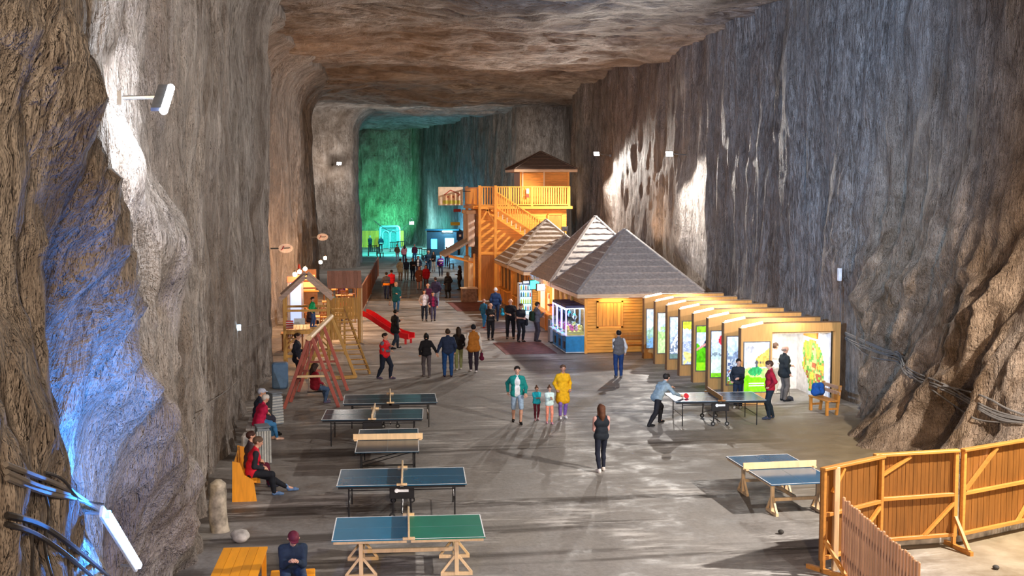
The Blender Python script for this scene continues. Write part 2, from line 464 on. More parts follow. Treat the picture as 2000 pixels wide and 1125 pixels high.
def floor_material():
    m = new_mat('salt_floor'); b = bsdf(m)
    v = coords(m)
    big = noise(m, v, 0.16, 4, 0.6, 0.4); med = noise(m, v, 1.2, 6, 0.7, 0.3); fin = noise(m, v, 9.0, 4, 0.7)
    c = ramp(m, big, [(0.3, (0.15, 0.128, 0.112)), (0.5, (0.25, 0.228, 0.21)), (0.7, (0.36, 0.34, 0.325))])
    c = mix(m, 0.55, c, ramp(m, med, [(0.32, (0.07, 0.058, 0.05)), (0.68, (0.40, 0.375, 0.355))]))
    c = mix(m, 0.3, c, ramp(m, fin, [(0.3, (0.07, 0.06, 0.055)), (0.7, (0.34, 0.32, 0.30))]))
    # cart ruts worn across the hall
    ruts = noise(m, coords(m, (0.035, 0.75, 1), rot=(0, 0, 0.02)), 1.0, 4, 0.6, 0.25)
    c = mix(m, ramp(m, ruts, [(0.36, (0.85, 0.85, 0.85)), (0.44, (0, 0, 0))]), c, (0.062, 0.05, 0.042))
    # pale salt scrapes, slanting
    scr = noise(m, coords(m, (0.45, 2.6, 1), rot=(0, 0, 1.05)), 1.0, 6, 0.75, 0.3)
    lim = noise(m, v, 0.35, 2)
    fac = node(m, 'ShaderNodeMath', operation='MULTIPLY')
    link(m, ramp(m, scr, [(0.50, (0, 0, 0)), (0.62, (1, 1, 1))]), fac.inputs[0])
    link(m, ramp(m, lim, [(0.46, (0, 0, 0)), (0.60, (1, 1, 1))]), fac.inputs[1])
    c = mix(m, fac.outputs[0], c, (0.56, 0.535, 0.51))
    # sandy rim beside the right wall
    sx = node(m, 'ShaderNodeSeparateXYZ'); link(m, coords(m), sx.inputs[0])
    mr = node(m, 'ShaderNodeMapRange'); link(m, sx.outputs[0], mr.inputs[0])
    mr.inputs[1].default_value = 9.5; mr.inputs[2].default_value = 13.5
    my = node(m, 'ShaderNodeMapRange'); link(m, sx.outputs[1], my.inputs[0])
    my.inputs[1].default_value = 37.0; my.inputs[2].default_value = 33.0
    mm = node(m, 'ShaderNodeMath', operation='MULTIPLY'); link(m, mr.outputs[0], mm.inputs[0]); link(m, my.outputs[0], mm.inputs[1])
    c = mix(m, mm.outputs[0], c, ramp(m, med, [(0.3, (0.21, 0.155, 0.085)), (0.7, (0.37, 0.29, 0.18))]))
    link(m, c, b.inputs['Base Color'])
    link(m, ramp(m, med, [(0.34, (0.44, 0.44, 0.44)), (0.62, (0.82, 0.82, 0.82))]), b.inputs['Roughness'])
    b.inputs['Specular IOR Level'].default_value = 0.3
    n = bump(m, med, 0.35, 0.05); n = bump(m, scr, 0.25, 0.04, n); n = bump(m, fin, 0.25, 0.012, n)
    link(m, n, b.inputs['Normal'])
    return m
grid_sheet('floor', np.arange(-6, 25.1, 1.0), np.arange(-14, 156, 1.0), lambda X, Y: X * 0.0, floor_material())
# ================================================================== shared materials of the things
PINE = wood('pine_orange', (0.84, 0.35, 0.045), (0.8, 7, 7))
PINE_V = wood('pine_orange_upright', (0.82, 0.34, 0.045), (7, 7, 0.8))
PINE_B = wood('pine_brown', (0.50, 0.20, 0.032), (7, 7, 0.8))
PALE_WOOD = wood('pale_pine', (0.78, 0.56, 0.32), (6, 6, 1.0), 0.5, 0.22)
FENCE_W = wood('fence_wood', (0.27, 0.105, 0.02), (9, 9, 0.7), 0.45, 0.4)
RAIL_W = wood('fence_rail_wood', (0.58, 0.25, 0.05), (1.0, 8, 8), 0.45, 0.25)
SLAT_W = wood('slat_wood', (0.60, 0.33, 0.18), (9, 9, 0.8), 0.5, 0.3)
BOOTH_W = wood('booth_board', (0.70, 0.36, 0.11), (7, 7, 0.7), 0.45, 0.2, 0.06)
EDGE_W = plain('booth_edge', (0.20, 0.10, 0.045), 0.6)
PLAY_W = wood('play_wood', (0.52, 0.29, 0.07), (7, 7, 0.8), 0.5, 0.35)
RED_W = wood('red_stained_wood', (0.36, 0.075, 0.055), (7, 7, 0.8), 0.5, 0.3)
SHINGLE = plain('roof_shingle', (0.40, 0.345, 0.31), 0.75, 0, 0.12, 9.0)
TOWER_ROOF = plain('tower_roof', (0.16, 0.11, 0.085), 0.75)
FASCIA = wood('fascia', (0.62, 0.42, 0.26), (1, 7, 7))
BLACK = plain('black_steel', (0.012, 0.012, 0.014), 0.4)
STEEL = plain('grey_steel', (0.35, 0.36, 0.38), 0.35, 0.8)
WHITE_P = plain('white_paint', (0.82, 0.84, 0.86), 0.5)
RUBBER = plain('black_rubber', (0.02, 0.02, 0.02), 0.8)
CABLE = plain('cable_grey', (0.17, 0.155, 0.145), 0.6)
CABLE_D = plain('cable_dark', (0.03, 0.028, 0.03), 0.5)
STONE = plain('salt_stone', (0.42, 0.39, 0.36), 0.8, 0, 0.25, 4.0)
LAMP_W = glow('lamp_white', (1.0, 0.97, 0.93), 60)
LAMP_B = glow('lamp_blue', (0.45, 0.75, 1.0), 22)

# ================================================================== timber kiosks with shingled pyramid roofs
def pyramid_roof(parent, cx, cy, a, b_, z0, z1, n, mat, thick=0.085, teeth=12):
    """roof mesh with its own shingle courses; a, b_ are half widths in x and y"""
    apex = Vector((cx, cy, z1)); cs = [Vector((cx - a, cy - b_, z0)), Vector((cx + a, cy - b_, z0)), Vector((cx + a, cy + b_, z0)), Vector((cx - a, cy + b_, z0))]
    under = MB().add([c for c in cs] + [apex] + [c + Vector((0, 0, -0.08)) for c in cs], [(0, 1, 4), (1, 2, 4), (2, 3, 4), (3, 0, 4), (1, 0, 5, 6), (2, 1, 6, 7), (3, 2, 7, 8), (0, 3, 8, 5), (5, 8, 7, 6)])
    roof = under.build('roof', mat, parent)
    for k in range(4):
        p, q = cs[k], cs[(k + 1) % 4]
        nrm = (q - p).cross(apex - p).normalized()
        for i in range(n):
            t0, t1 = i / n, min(1.0, (i + 1.12) / n)
            lo0, lo1, hi0, hi1 = p.lerp(apex, t0), q.lerp(apex, t0), p.lerp(apex, t1), q.lerp(apex, t1)
            m = max(2, int(teeth * (1 - t0)))
            down = (p.lerp(q, 0.5) - apex).normalized() * 0.035
            vv = []; ff = []
            for j in range(m * 2 + 1):
                s = j / (m * 2); base = lo0.lerp(lo1, s)
                vv += [base + nrm * thick + (down if j % 2 else Vector((0, 0, 0))), base + nrm * 0.004 + (down if j % 2 else Vector((0, 0, 0)))]
            for j in range(m * 2):
                ff.append((2 * j, 2 * j + 1, 2 * j + 3, 2 * j + 2))
            c = len(vv); vv += [hi0 + nrm * 0.008, hi1 + nrm * 0.008]
            ff.append(tuple(2 * j for j in range(m * 2 + 1)) + (c + 1, c))
            MB().add(vv, ff).build('shingle_course', mat, roof)
        one_bar('hip_cap', p + Vector((0, 0, 0.05)), apex + Vector((0, 0, 0.05)), 0.16, 0.05, mat, roof)
        one_bar('fascia_board', p + Vector((0, 0, -0.10)), q + Vector((0, 0, -0.10)), 0.04, 0.16, FASCIA, roof)
    return roof
def planked(parent, name, p0, p1, z0, z1, mat, pitch=0.13, thick=0.04, out=1):
    """horizontal siding boards between two plan points; all boards of the wall in one part"""
    mb = MB(); a, b_ = Vector((p0[0], p0[1], 0)), Vector((p1[0], p1[1], 0)); d = (b_ - a).normalized(); nrm = Vector((d.y, -d.x, 0)) * out
    z = z0
    while z < z1 - 0.02:
        h = min(pitch, z1 - z) - 0.012
        mb.bar(a + Vector((0, 0, z + h / 2)) + nrm * 0.02, b_ + Vector((0, 0, z + h / 2)) + nrm * 0.02, thick, h)
        z += pitch
    o = mb.build(name, mat, parent); o['kind'] = 'stuff'; return o
def upright_boards(parent, name, p0, p1, z0, z1, mat, pitch=0.12, thick=0.03):
    mb = MB(); a, b_ = Vector((p0[0], p0[1], 0)), Vector((p1[0], p1[1], 0)); L = (b_ - a).length; n = max(1, int(round(L / pitch)))
    d = (b_ - a) / n
    for i in range(n):
        c = a + d * (i + 0.5)
        mb.bar(c + Vector((0, 0, z0)), c + Vector((0, 0, z1)), d.length - 0.012, thick + (0.006 if i % 2 else 0), up=tuple(Vector((d.y, -d.x, 0)).normalized()))
    o = mb.build(name, mat, parent); o['kind'] = 'stuff'; return o

def kiosk(label, y0, y1, z_eave, z_apex, n, front=True):
    cy = (y0 + y1) / 2; k = empty('timber_kiosk', (13.4, cy, 0), 0, label, 'kiosk')
    b_ = (y1 - y0) / 2; wy = b_ - 0.45; wx = 2.3
    core = MB().box((0.1, 0, z_eave / 2 - 0.02), (2 * wx - 0.25, 2 * wy - 0.1, z_eave - 0.06)).build('body', PINE_B, k)
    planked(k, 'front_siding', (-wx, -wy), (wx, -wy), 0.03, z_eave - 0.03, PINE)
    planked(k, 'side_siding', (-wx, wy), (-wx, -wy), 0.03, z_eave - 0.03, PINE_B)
    for x in (-wx, wx):
        one_box('corner_post', (x, -wy, z_eave / 2), (0.13, 0.13, z_eave), PINE_V, k)
    one_box('corner_post', (-wx, wy, z_eave / 2), (0.13, 0.13, z_eave), PINE_V, k)
    pyramid_roof(k, 0, 0, 2.75, b_, z_eave + 0.02, z_apex, n, SHINGLE)
    return k
kd = kiosk('nearest shingled kiosk with plank front and shuttered window beside the claw machines', 49.1, 54.9, 2.55, 5.14, 10)
kc = kiosk('tallest pointed shingled kiosk hung with coloured signs and a red lantern', 55.1, 60.4, 2.55, 5.58, 11)
kb = kiosk('low shingled kiosk with a glowing drinks fridge in its open side', 62.6, 67.6, 2.55, 4.35, 8)
ka = kiosk('farthest shingled kiosk standing right before the tower staircase', 68.2, 73.2, 2.55, 5.1, 10)
# shuttered window of the nearest kiosk (local to kd: centre y 52)
sh = one_box('window_shutter', (-1.28, -2.52, 1.66), (0.98, 0.05, 1.04), PINE_B, kd)
for i in range(6):
    one_box('shutter_board', (-1.28 - 0.40 + i * 0.16, -2.555, 1.66), (0.148, 0.03, 0.96), PINE_V, sh)
for dx in (-0.53, 0.53): one_box('shutter_frame', (-1.28 + dx, -2.56, 1.66), (0.08, 0.06, 1.16), PINE_V, sh)
for dz in (-0.55, 0.55): one_box('shutter_frame', (-1.28, -2.56, 1.66 + dz), (1.14, 0.06, 0.08), PINE, sh)
# open stall fronts on the hall side: counters, posts and lit backs
STALL_G = glow('stall_glow', (1.0, 0.62, 0.30), 0.7)
SHELF_G = glow('fridge_glow', (0.40, 0.80, 1.0), 1.4)
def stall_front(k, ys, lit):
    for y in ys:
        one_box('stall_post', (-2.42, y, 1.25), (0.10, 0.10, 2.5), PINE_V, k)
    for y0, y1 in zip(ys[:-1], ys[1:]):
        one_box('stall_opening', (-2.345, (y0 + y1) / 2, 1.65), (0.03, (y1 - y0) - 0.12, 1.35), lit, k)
        c = one_box('counter', (-2.52, (y0 + y1) / 2, 0.97), (0.36, (y1 - y0) - 0.1, 0.06), PINE, k)
        one_box('counter_front', (-2.40, (y0 + y1) / 2, 0.48), (0.06, (y1 - y0) - 0.12, 0.90), PINE_B, k)
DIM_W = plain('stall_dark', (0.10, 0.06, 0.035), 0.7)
stall_front(kd, [-0.1, 1.1, 2.3], plain('stall_inside', (0.45, 0.26, 0.12), 0.7))
stall_front(kc, [-2.1, -1.0, 0.2, 2.1], STALL_G)
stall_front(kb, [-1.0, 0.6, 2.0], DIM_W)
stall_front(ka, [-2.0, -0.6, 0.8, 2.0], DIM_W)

# hanging lanterns and glowing sign boxes on the kiosk eaves
def lantern(px, py, label):
    p = ground(px, py, 2.1)
    e = empty('paper_lantern', (p[0], p[1], 2.1), 0, label, 'lantern', 'red lanterns under the kiosk eaves')
    MB().lathe([(0.07, -0.22), (0.17, -0.15), (0.21, 0.0), (0.17, 0.15), (0.07, 0.22)], 14).build('shade', glow('lantern_red', (1.0, 0.10, 0.02), 2.2), e, True)
    MB().lathe([(0.08, 0.20), (0.08, 0.26), (0.03, 0.27)], 10).build('cap', BLACK, e)
    MB().tube([(0, 0, 0.26), (0, 0, 0.44)], 0.012, 6).build('cord', BLACK, e)
    MB().lathe([(0.03, -0.25), (0.05, -0.42), (0.02, -0.5)], 8).build('tassel', plain('tassel_red', (0.5, 0.03, 0.02)), e)
    return e
lantern(967, 519, 'round red lantern hanging from the eave of the farthest kiosk')
lantern(1073, 564, 'round red lantern hanging between the lit signs of the tallest kiosk')
def sign_box(px, py, col, w, h, label, rz=0.35):
    p = ground(px, py, 2.15)
    e = empty('sign_box', (p[0] - 0.05, p[1], 2.15), rz, label, 'sign')
    one_box('housing', (0, 0.05, 0), (w + 0.06, 0.10, h + 0.06), BLACK, e)
    one_box('lit_face', (0, -0.012, 0), (w, 0.03, h), glow('sign_' + label.split()[0], col, 2.5), e)
    one_bar('bracket', (0, 0.05, h / 2), (0, 0.05, h / 2 + 0.22), 0.03, 0.03, BLACK, e)
    return e
sign_box(1046, 556, (0.05, 0.95, 0.72), 0.50, 0.42, 'green glowing sign box under the eave of the tallest kiosk')
sign_box(1058, 561, (0.85, 0.85, 1.0), 0.40, 0.30, 'white glowing sign box beside the red lantern')
sign_box(1035, 551, (0.45, 0.65, 1.0), 0.62, 0.10, 'bluish narrow light strip at the corner of the tallest kiosk eave', 0.2)

# lit drinks fridge of the low kiosk
fr = empty('drinks_fridge', (10.72, 62.35, 0), 0, 'tall glowing drinks fridge with shelves before the low kiosk', 'fridge')
one_box('cabinet', (0, 0.30, 1.0), (0.72, 0.5, 2.0), WHITE_P, fr, 0.02)
one_box('lit_interior', (0, 0.035, 1.12), (0.62, 0.03, 1.55), SHELF_G, fr)
for i in range(4): one_box('shelf', (0, 0.0, 0.55 + i * 0.36), (0.60, 0.06, 0.03), STEEL, fr)
rb = random.Random(4)
BOT = [plain('bottle_%d' % i, c, 0.3) for i, c in enumerate([(0.05, 0.25, 0.45), (0.6, 0.75, 0.05), (0.03, 0.3, 0.5), (0.7, 0.1, 0.05), (0.1, 0.12, 0.15)])]
bm_ = MB().lathe([(0.04, 0), (0.04, 0.16), (0.018, 0.22), (0.018, 0.26)], 8)
bottle0 = None
for i in range(4):
    for j in range(5):
        loc = (10.72 - 0.24 + j * 0.12, 62.35 - 0.03, 0.568 + i * 0.36)
        mb = bm_.build('bottle', BOT[(i * 2 + j) % 5 if i != 1 else 1], None, True)
        mb.location = loc
        ci = (i * 2 + j) % 5 if i != 1 else 1
        tag(mb, 'small %s bottle standing on a lit fridge shelf' % ['blue', 'lime green', 'teal blue', 'red', 'black'][ci], 'bottle', 'bottles in the lit drinks fridge')
for zz in (0.04, 1.94): one_box('door_frame', (0, 0.02, zz), (0.72, 0.06, 0.08), STEEL, fr)
for xx in (-0.33, 0.33): one_box('door_frame', (xx, 0.02, 1.0), (0.06, 0.06, 1.9), STEEL, fr)

# bench against the nearest kiosk
hb = empty('slatted_bench', (12.95, 49.05, 0), 0, 'wooden bench with slatted back against the nearest kiosk wall', 'bench')
for i in range(3): one_box('seat_slat', (0, -0.16 + i * 0.13, 0.45), (1.25, 0.115, 0.04), PINE_B, hb)
for i in range(2): one_box('back_slat', (0, 0.20, 0.66 + i * 0.17), (1.25, 0.03, 0.13), PINE_B, hb)
for x in (-0.55, 0.55):
    one_box('leg', (x, -0.15, 0.215), (0.07, 0.07, 0.43), PINE_B, hb); one_box('leg', (x, 0.20, 0.44), (0.07, 0.05, 0.88), PINE_B, hb)

# ================================================================== the tower house with stair and roof deck
tw = empty('timber_tower', (12.6, 77.5, 0), 0, 'tall orange timber tower with roof deck, outside stair and hut', 'tower')
def T(x, y, z): return (x - 12.6, y - 77.5, z)
MB().box(T(12.85, 77.8, 2.85), (5.5, 4.6, 5.7)).build('body', PINE_B, tw)
planked(tw, 'upper_front_siding', T(10.1, 75.45, 0)[:2], T(15.6, 75.45, 0)[:2], 0.05, 5.6, PINE, 0.16)
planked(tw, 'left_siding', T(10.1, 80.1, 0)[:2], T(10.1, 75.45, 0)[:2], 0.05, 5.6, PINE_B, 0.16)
dk = one_box('deck', T(12.75, 77.7, 5.76), (6.4, 5.0, 0.18), PINE, tw)
one_box('stair_landing', T(10.32, 74.65, 5.76), (1.15, 1.25, 0.14), PINE, tw)
for x, y, z1 in [(9.83, 74.05, 7.15), (10.82, 74.05, 7.15), (9.75, 79.9, 7.1)]:
    one_box('post', T(x, y, z1 / 2), (0.17, 0.17, z1), PINE_V, tw)
for x in (11.9, 13.35, 15.75): one_box('rail_post', T(x, 75.35, 6.45), (0.13, 0.13, 1.3), PINE_V, tw)
def railing(name, p0, p1, zb0, zb1, h, pitch=0.15):
    a, b_ = Vector(p0), Vector(p1); n = int((b_ - a).length / pitch); mb = MB()
    for i in range(1, n):
        c = a.lerp(b_, i / n); zb = zb0 + (zb1 - zb0) * i / n
        d = (b_ - a).normalized()
        mb.bar((c.x, c.y, zb + 0.08), (c.x, c.y, zb + h), 0.085, 0.03, up=(d.y, -d.x, 0.0001))
    o = mb.build(name, PINE_V, tw); o['kind'] = 'stuff'
    for k, hh in ((0, 0.08), (1, h)):
        one_bar('handrail' if k else 'bottom_rail', (a.x, a.y, zb0 + hh), (b_.x, b_.y, zb1 + hh), 0.09, 0.07, PINE, tw)
railing('front_balusters', T(10.82, 75.32, 0), T(15.8, 75.32, 0), 5.86, 5.86, 1.2)
railing('landing_balusters', T(9.83, 74.05, 0), T(10.82, 74.05, 0), 5.86, 5.86, 1.2)
railing('left_balusters', T(9.7, 74.05, 0), T(9.62, 79.9, 0), 5.86, 5.86, 1.15)
railing('stair_balusters', T(10.82, 74.05, 0), T(15.0, 74.05, 0), 5.75, 3.05, 1.05)
for y in (74.1, 75.2): one_bar('stair_stringer', T(10.7, y, 5.72), T(15.2, y, 2.8), 0.07, 0.26, PINE, tw)
for i in range(15):
    t = (i + 0.5) / 15; one_box('tread', T(10.85 + 4.2 * t, 74.65, 5.62 - 2.75 * t), (0.27, 1.05, 0.045), PALE_WOOD, tw)
    one_box('tread_end', T(10.85 + 4.2 * t, 74.04, 5.45 - 2.75 * t), (0.07, 0.05, 0.32), PALE_WOOD, tw)
for i, (x0, z0, x1, z1) in enumerate([(10.75, 4.9, 10.25, 5.7), (9.9, 4.9, 10.35, 5.7)]): one_bar('brace', T(x0, 74.05, z0), T(x1, 74.05, z1), 0.1, 0.1, PINE, tw)
one_bar('mid_beam', T(9.75, 74.05, 2.95), T(11.4, 74.05, 2.95), 0.14, 0.16, PINE, tw)
one_box('ground_panel', T(10.45, 74.2, 1.42), (1.3, 0.08, 2.8), PINE_B, tw)
dr = one_box('hatch_door', T(14.85, 75.38, 4.65), (0.85, 0.05, 1.3), PINE_B, tw)
for dx in (-0.45, 0.45): one_box('door_frame', T(14.85 + dx, 75.36, 4.65), (0.07, 0.06, 1.4), PINE_V, dr)
one_box('door_frame', T(14.85, 75.36, 5.33), (0.97, 0.06, 0.07), PINE, dr)
# roof hut
ht = MB().box(T(14.4, 78.0, 7.0), (3.1, 2.7, 2.2)).build('deck_hut', PINE_B, tw)
planked(ht, 'hut_siding', T(12.85, 76.65, 0)[:2], T(15.95, 76.65, 0)[:2], 5.9, 8.1, PINE, 0.15)
one_box('hut_panel', T(13.65, 76.58, 7.2), (1.35, 0.06, 1.5), PINE, ht)
for dx in (-0.7, 0.7): one_box('panel_frame', T(13.65 + dx, 76.55, 7.2), (0.09, 0.07, 1.65), PALE_WOOD, ht)
for x in (12.85, 15.95): one_box('corner_post', T(x, 76.62, 7.0), (0.14, 0.14, 2.25), PINE_V, ht)
rf = pyramid_roof(tw, *T(14.4, 78.0, 0)[:2], 2.05, 1.85, 8.2, 9.35, 5, TOWER_ROOF, 0.03, 4)
# left facade: pale columns, little awning
for y in (75.4, 77.6):
    one_box('pale_column', T(9.45, y, 4.35), (0.42, 0.42, 2.1), wood('pale_board', (0.55, 0.42, 0.34), (7, 7, 0.8)), tw, 0.03)
    one_box('column_cap', T(9.45, y, 5.48), (0.58, 0.58, 0.24), FASCIA, tw, 0.03)
    one_box('ground_column', T(9.45, y, 1.3), (0.36, 0.36, 2.6), PALE_WOOD, tw, 0.03)
for x in (9.55, 9.9, 10.05): one_box('side_post', T(x, 74.6, 1.45), (0.12, 0.12, 2.9), PINE_V, tw)
aw = MB().add([T(7.75, 75.0, 2.75), T(7.75, 78.4, 2.75), T(9.5, 78.4, 3.75), T(9.5, 75.0, 3.75), T(7.75, 75.0, 2.67), T(7.75, 78.4, 2.67), T(9.5, 78.4, 3.67), T(9.5, 75.0, 3.67)],
              [(3, 2, 1, 0), (4, 5, 6, 7), (0, 1, 5, 4), (1, 2, 6, 5), (2, 3, 7, 6), (3, 0, 4, 7)]).build('awning', SHINGLE, tw)
for i in range(6):
    t0, t1 = i / 6, (i + 1) / 6
    MB().bar(T(7.75 + 1.75 * (t0 + t1) / 2, 74.98, 2.75 + (t0 + t1) / 2 + 0.02), T(7.75 + 1.75 * (t0 + t1) / 2, 78.42, 2.75 + (t0 + t1) / 2 + 0.02), 0.36, 0.05, up=(-0.5, 0, 0.87)).build('shingle_course', SHINGLE, aw)
for y in (75.1, 78.2): one_bar('awning_strut', T(8.0, y, 2.7), T(9.6, y, 2.3), 0.09, 0.09, PINE, tw)
one_box('tower_panel', T(13.05, 75.22, 6.8), (0.16, 0.03, 0.30), WHITE_P, tw); one_box('tower_panel', T(13.05, 75.22, 6.5), (0.16, 0.03, 0.22), plain('tag_red', (0.5, 0.05, 0.03)), tw)
pl = empty('planter_block', (9.05, 73.2, 0), 0, 'squat brown stone planter at the foot of the tower columns', 'planter')
one_box('trough', (0, 0, 0.42), (0.95, 0.7, 0.84), plain('planter_brown', (0.22, 0.13, 0.09), 0.8, 0, 0.2), pl, 0.04)
one_box('rim', (0, 0, 0.86), (1.05, 0.8, 0.08), FASCIA, pl, 0.02)

# hanging sign board with a house drawing
sg = empty('hanging_sign', on_y(880, 383, 77.0), 0.12, 'pale hanging board with a little house drawn on it beside the tower deck', 'sign')
one_box('board', (0, 0, 0), (1.62, 0.05, 1.18), plain('sign_board', (0.55, 0.45, 0.34), 0.6), sg, 0.01)
HR = plain('house_line', (0.30, 0.05, 0.03)); HG = plain('house_lawn', (0.42, 0.42, 0.06))
one_box('lawn_stripe', (0.05, -0.03, -0.38), (1.15, 0.02, 0.22), HG, sg)
for p0, p1 in [((-0.45, 0.05), (0.0, 0.38)), ((0.0, 0.38), (0.62, 0.10)), ((0.62, 0.10), (0.45, -0.02))]:
    one_bar('roof_line', (p0[0], -0.032, p0[1]), (p1[0], -0.032, p1[1]), 0.02, 0.06, HR, sg, (0, 0.001, 1))
one_box('house_wall', (0.0, -0.03, -0.08), (0.7, 0.015, 0.34), plain('house_wall', (0.62, 0.40, 0.24)), sg)
for x in (-0.18, 0.16): one_box('house_window', (x, -0.042, -0.05), (0.10, 0.015, 0.12), HR, sg)
one_bar('hanger', (0.8, 0, 0.3), (1.35, 0, 0.3), 0.05, 0.05, BLACK, sg)
ys_ = one_box('yellow_plate', (0, 0, 0), (0.62, 0.04, 0.22), plain('plate_yellow', (0.45, 0.38, 0.04)), None); ys_.location = on_y(889, 437, 80); tag(ys_, 'small yellow plate hanging by the left side of the tower', 'sign')
rs_ = one_box('red_plate', (0, 0, 0), (0.5, 0.04, 0.2), plain('plate_red', (0.25, 0.02, 0.02)), None); rs_.location = on_y(893, 411, 80); tag(rs_, 'small dark red plate under the hanging house sign', 'sign')
bs = empty('blue_sign', on_y(898, 461, 79), 0, 'small dark blue sign with a white mark above the awning', 'sign')
one_box('plate', (0, 0, 0), (0.42, 0.04, 0.55), plain('sign_navy', (0.01, 0.03, 0.12)), bs); one_box('mark', (0.02, -0.03, 0.03), (0.14, 0.015, 0.14), WHITE_P, bs)

# ================================================================== row of exhibition frames with backlit pictures
N_B = 8
def art(kind, U, V, rnd):
    """flat prints: rows of colour for a lightbox picture, U across, V up"""
    S = U.shape; C = np.zeros(S + (3,))
    def put(mask, c): C[mask] = c
    n = fbm(U * 6, V * 9, kind * 3.3, 3, 500 + kind); n2 = fbm(U * 14, V * 20, kind * 1.7, 2, 540 + kind)
    sky = np.stack([0.62 + 0.2 * V, 0.80 + 0.1 * V, 1.0 + 0 * V], -1); C[:] = sky
    put(n > 0.45, (0.95, 0.97, 1.0))
    if kind == 0: put(V < 0.45 + 0.1 * n, (0.55, 0.75, 0.62)); put(V < 0.25 + 0.1 * n2, (0.35, 0.55, 0.75)); put((U - .6) ** 2 + (V - .62) ** 2 < 0.02, (0.9, 0.95, 0.85))
    if kind == 1: put(V < 0.62 + 0.15 * n, (0.62, 0.85, 0.45)); put(V < 0.35 + 0.1 * n2, (0.75, 0.92, 0.55)); put(V > 0.8, (0.85, 0.9, 0.85))
    if kind == 2: put(V < 0.75 - np.abs(U - .55) * 0.7 + 0.12 * n2, (0.40, 0.48, 0.60)); put((V < 0.70 - np.abs(U - .45) * 0.9) & (n2 > 0), (0.86, 0.90, 0.96)); put(V < 0.12, (0.3, 0.42, 0.4))
    if kind == 3: put(V < 0.62 + 0.2 * n, (0.75, 0.80, 0.90)); put(V > 0.80 + 0.05 * n, (0.80, 0.85, 0.15)); put((V < 0.55) & (n2 > 0.25), (0.45, 0.52, 0.66)); put((V < 0.3) & (n > 0.1), (0.9, 0.85, 0.4))
    if kind == 4: put(V < 0.85 - 0.5 * (1 - U) ** 2, (0.03, 0.06, 0.16)); put(V < 0.35 + 0.25 * (1 - U) - 0.05 * n, (0.20, 0.62, 0.04)); put(V > 0.86, (0.45, 0.75, 0.10)); put(np.abs(V - 0.62 - 0.3 * (U - .5)) < 0.025, (0.8, 0.45, 0.4)); put(V < 0.16 + 0.06 * n, (0.45, 0.9, 0.06))
    if kind == 5: put(V < 0.42 + 0.08 * n, (0.80, 0.90, 0.80)); put((U - .5) ** 2 + ((V - .80) * 1.6) ** 2 < 0.035, (0.85, 0.12, 0.16)); put(V < 0.10, (0.35, 0.72, 0.08)); put((V < 0.55) & (V > .45) & (n2 > .1), (0.35, 0.42, 0.45))
    if kind == 6: put(V < 0.68 + 0.1 * n, (0.42, 0.50, 0.62)); put(V < 0.50 + 0.1 * n2, (0.75, 0.78, 0.80)); put((V < 0.45) & (n2 > 0.1), (0.20, 0.26, 0.40)); put((V < 0.3) & (n > 0.15), (0.55, 0.25, 0.12)); put((V < .16) & (n2 > 0), (0.3, 0.5, 0.12))
    if kind == 7:
        put((V < 0.62 + 0.38 * (U - 0.3)) & (V > 0.5) & (U > 0.45), (0.86, 0.62, 0.22)); put((V > 0.56) & (V < 0.62) & (U > .4) & (np.sin(U * 60) > 0), (0.30, 0.25, 0.20))
        put(((U - .24) / .2) ** 2 + ((V - .84) / .09) ** 2 < 1, (0.58, 0.58, 0.62)); put((np.abs(U - .24) < .12) & (V < .80) & (V > .48), (0.85, 0.82, 0.72)); put((np.abs(U - .5) < .05) & (V < .64) & (V > .5), (0.2, 0.22, 0.25))
        put(V < 0.48 + 0.04 * n, (0.62, 0.86, 0.35)); put(((U - .45) / .26) ** 2 + ((V - .42) / .09) ** 2 < 1 + 0.5 * n2, (0.10, 0.50, 0.22)); put(V < 0.30 + 0.05 * n, (0.35, 0.85, 0.04)); put((V < .22) & (V > .12) & (np.abs(U - .5) < .3) & (np.sin(V * 160) > 0.2), (0.85, 1.0, 0.75))
    C = C * (0.86 + 0.28 * np.clip(n2[..., None], -0.5, 0.5))
    return np.clip(C, 0, 1) ** 1.5
def picture_material():
    m = new_mat('backlit_print'); b = bsdf(m)
    a = node(m, 'ShaderNodeAttribute'); a.attribute_name = 'print'
    link(m, a.outputs['Color'], b.inputs['Base Color']); link(m, a.outputs['Color'], b.inputs['Emission Color'])
    b.inputs['Emission Strength'].default_value = 0.72; b.inputs['Roughness'].default_value = 0.3
    return m
PRINT = picture_material()
def picture(name, w, h, kind, parent, loc, nx=26, nz=44):
    xs, zs = np.linspace(-w / 2, w / 2, nx + 1), np.linspace(-h / 2, h / 2, nz + 1)
    X, Z = np.meshgrid(xs, zs, indexing='ij'); V = np.stack([X, X * 0, Z], -1).reshape(-1, 3)
    i = np.arange(nx)[:, None] * (nz + 1) + np.arange(nz)[None, :]
    Fq = np.stack([i, i + nz + 1, i + nz + 2, i + 1], -1).reshape(-1, 4)
    o = link_mesh(name, V, Fq, PRINT, parent); o.location = loc
    U, Vv = np.meshgrid((np.arange(nx) + .5) / nx, (np.arange(nz) + .5) / nz, indexing='ij')
    C = art(kind, U, Vv, None).reshape(-1, 3)
    C = np.concatenate([C, np.ones((len(C), 1))], 1)
    at_ = o.data.color_attributes.new('print', 'FLOAT_COLOR', 'CORNER')
    at_.data.foreach_set('color', np.repeat(C, 4, axis=0).astype(np.float32).ravel())
    return o
pics = ['pale blue seascape', 'pale green meadow', 'grey mountain peak', 'yellow and lilac flowers', 'dark blue curve over green grass', 'red balloon on white', 'grey village street', 'domed church above a green lawn']
TUBE_W = glow('tube_white', (1.0, 0.95, 0.9), 9)
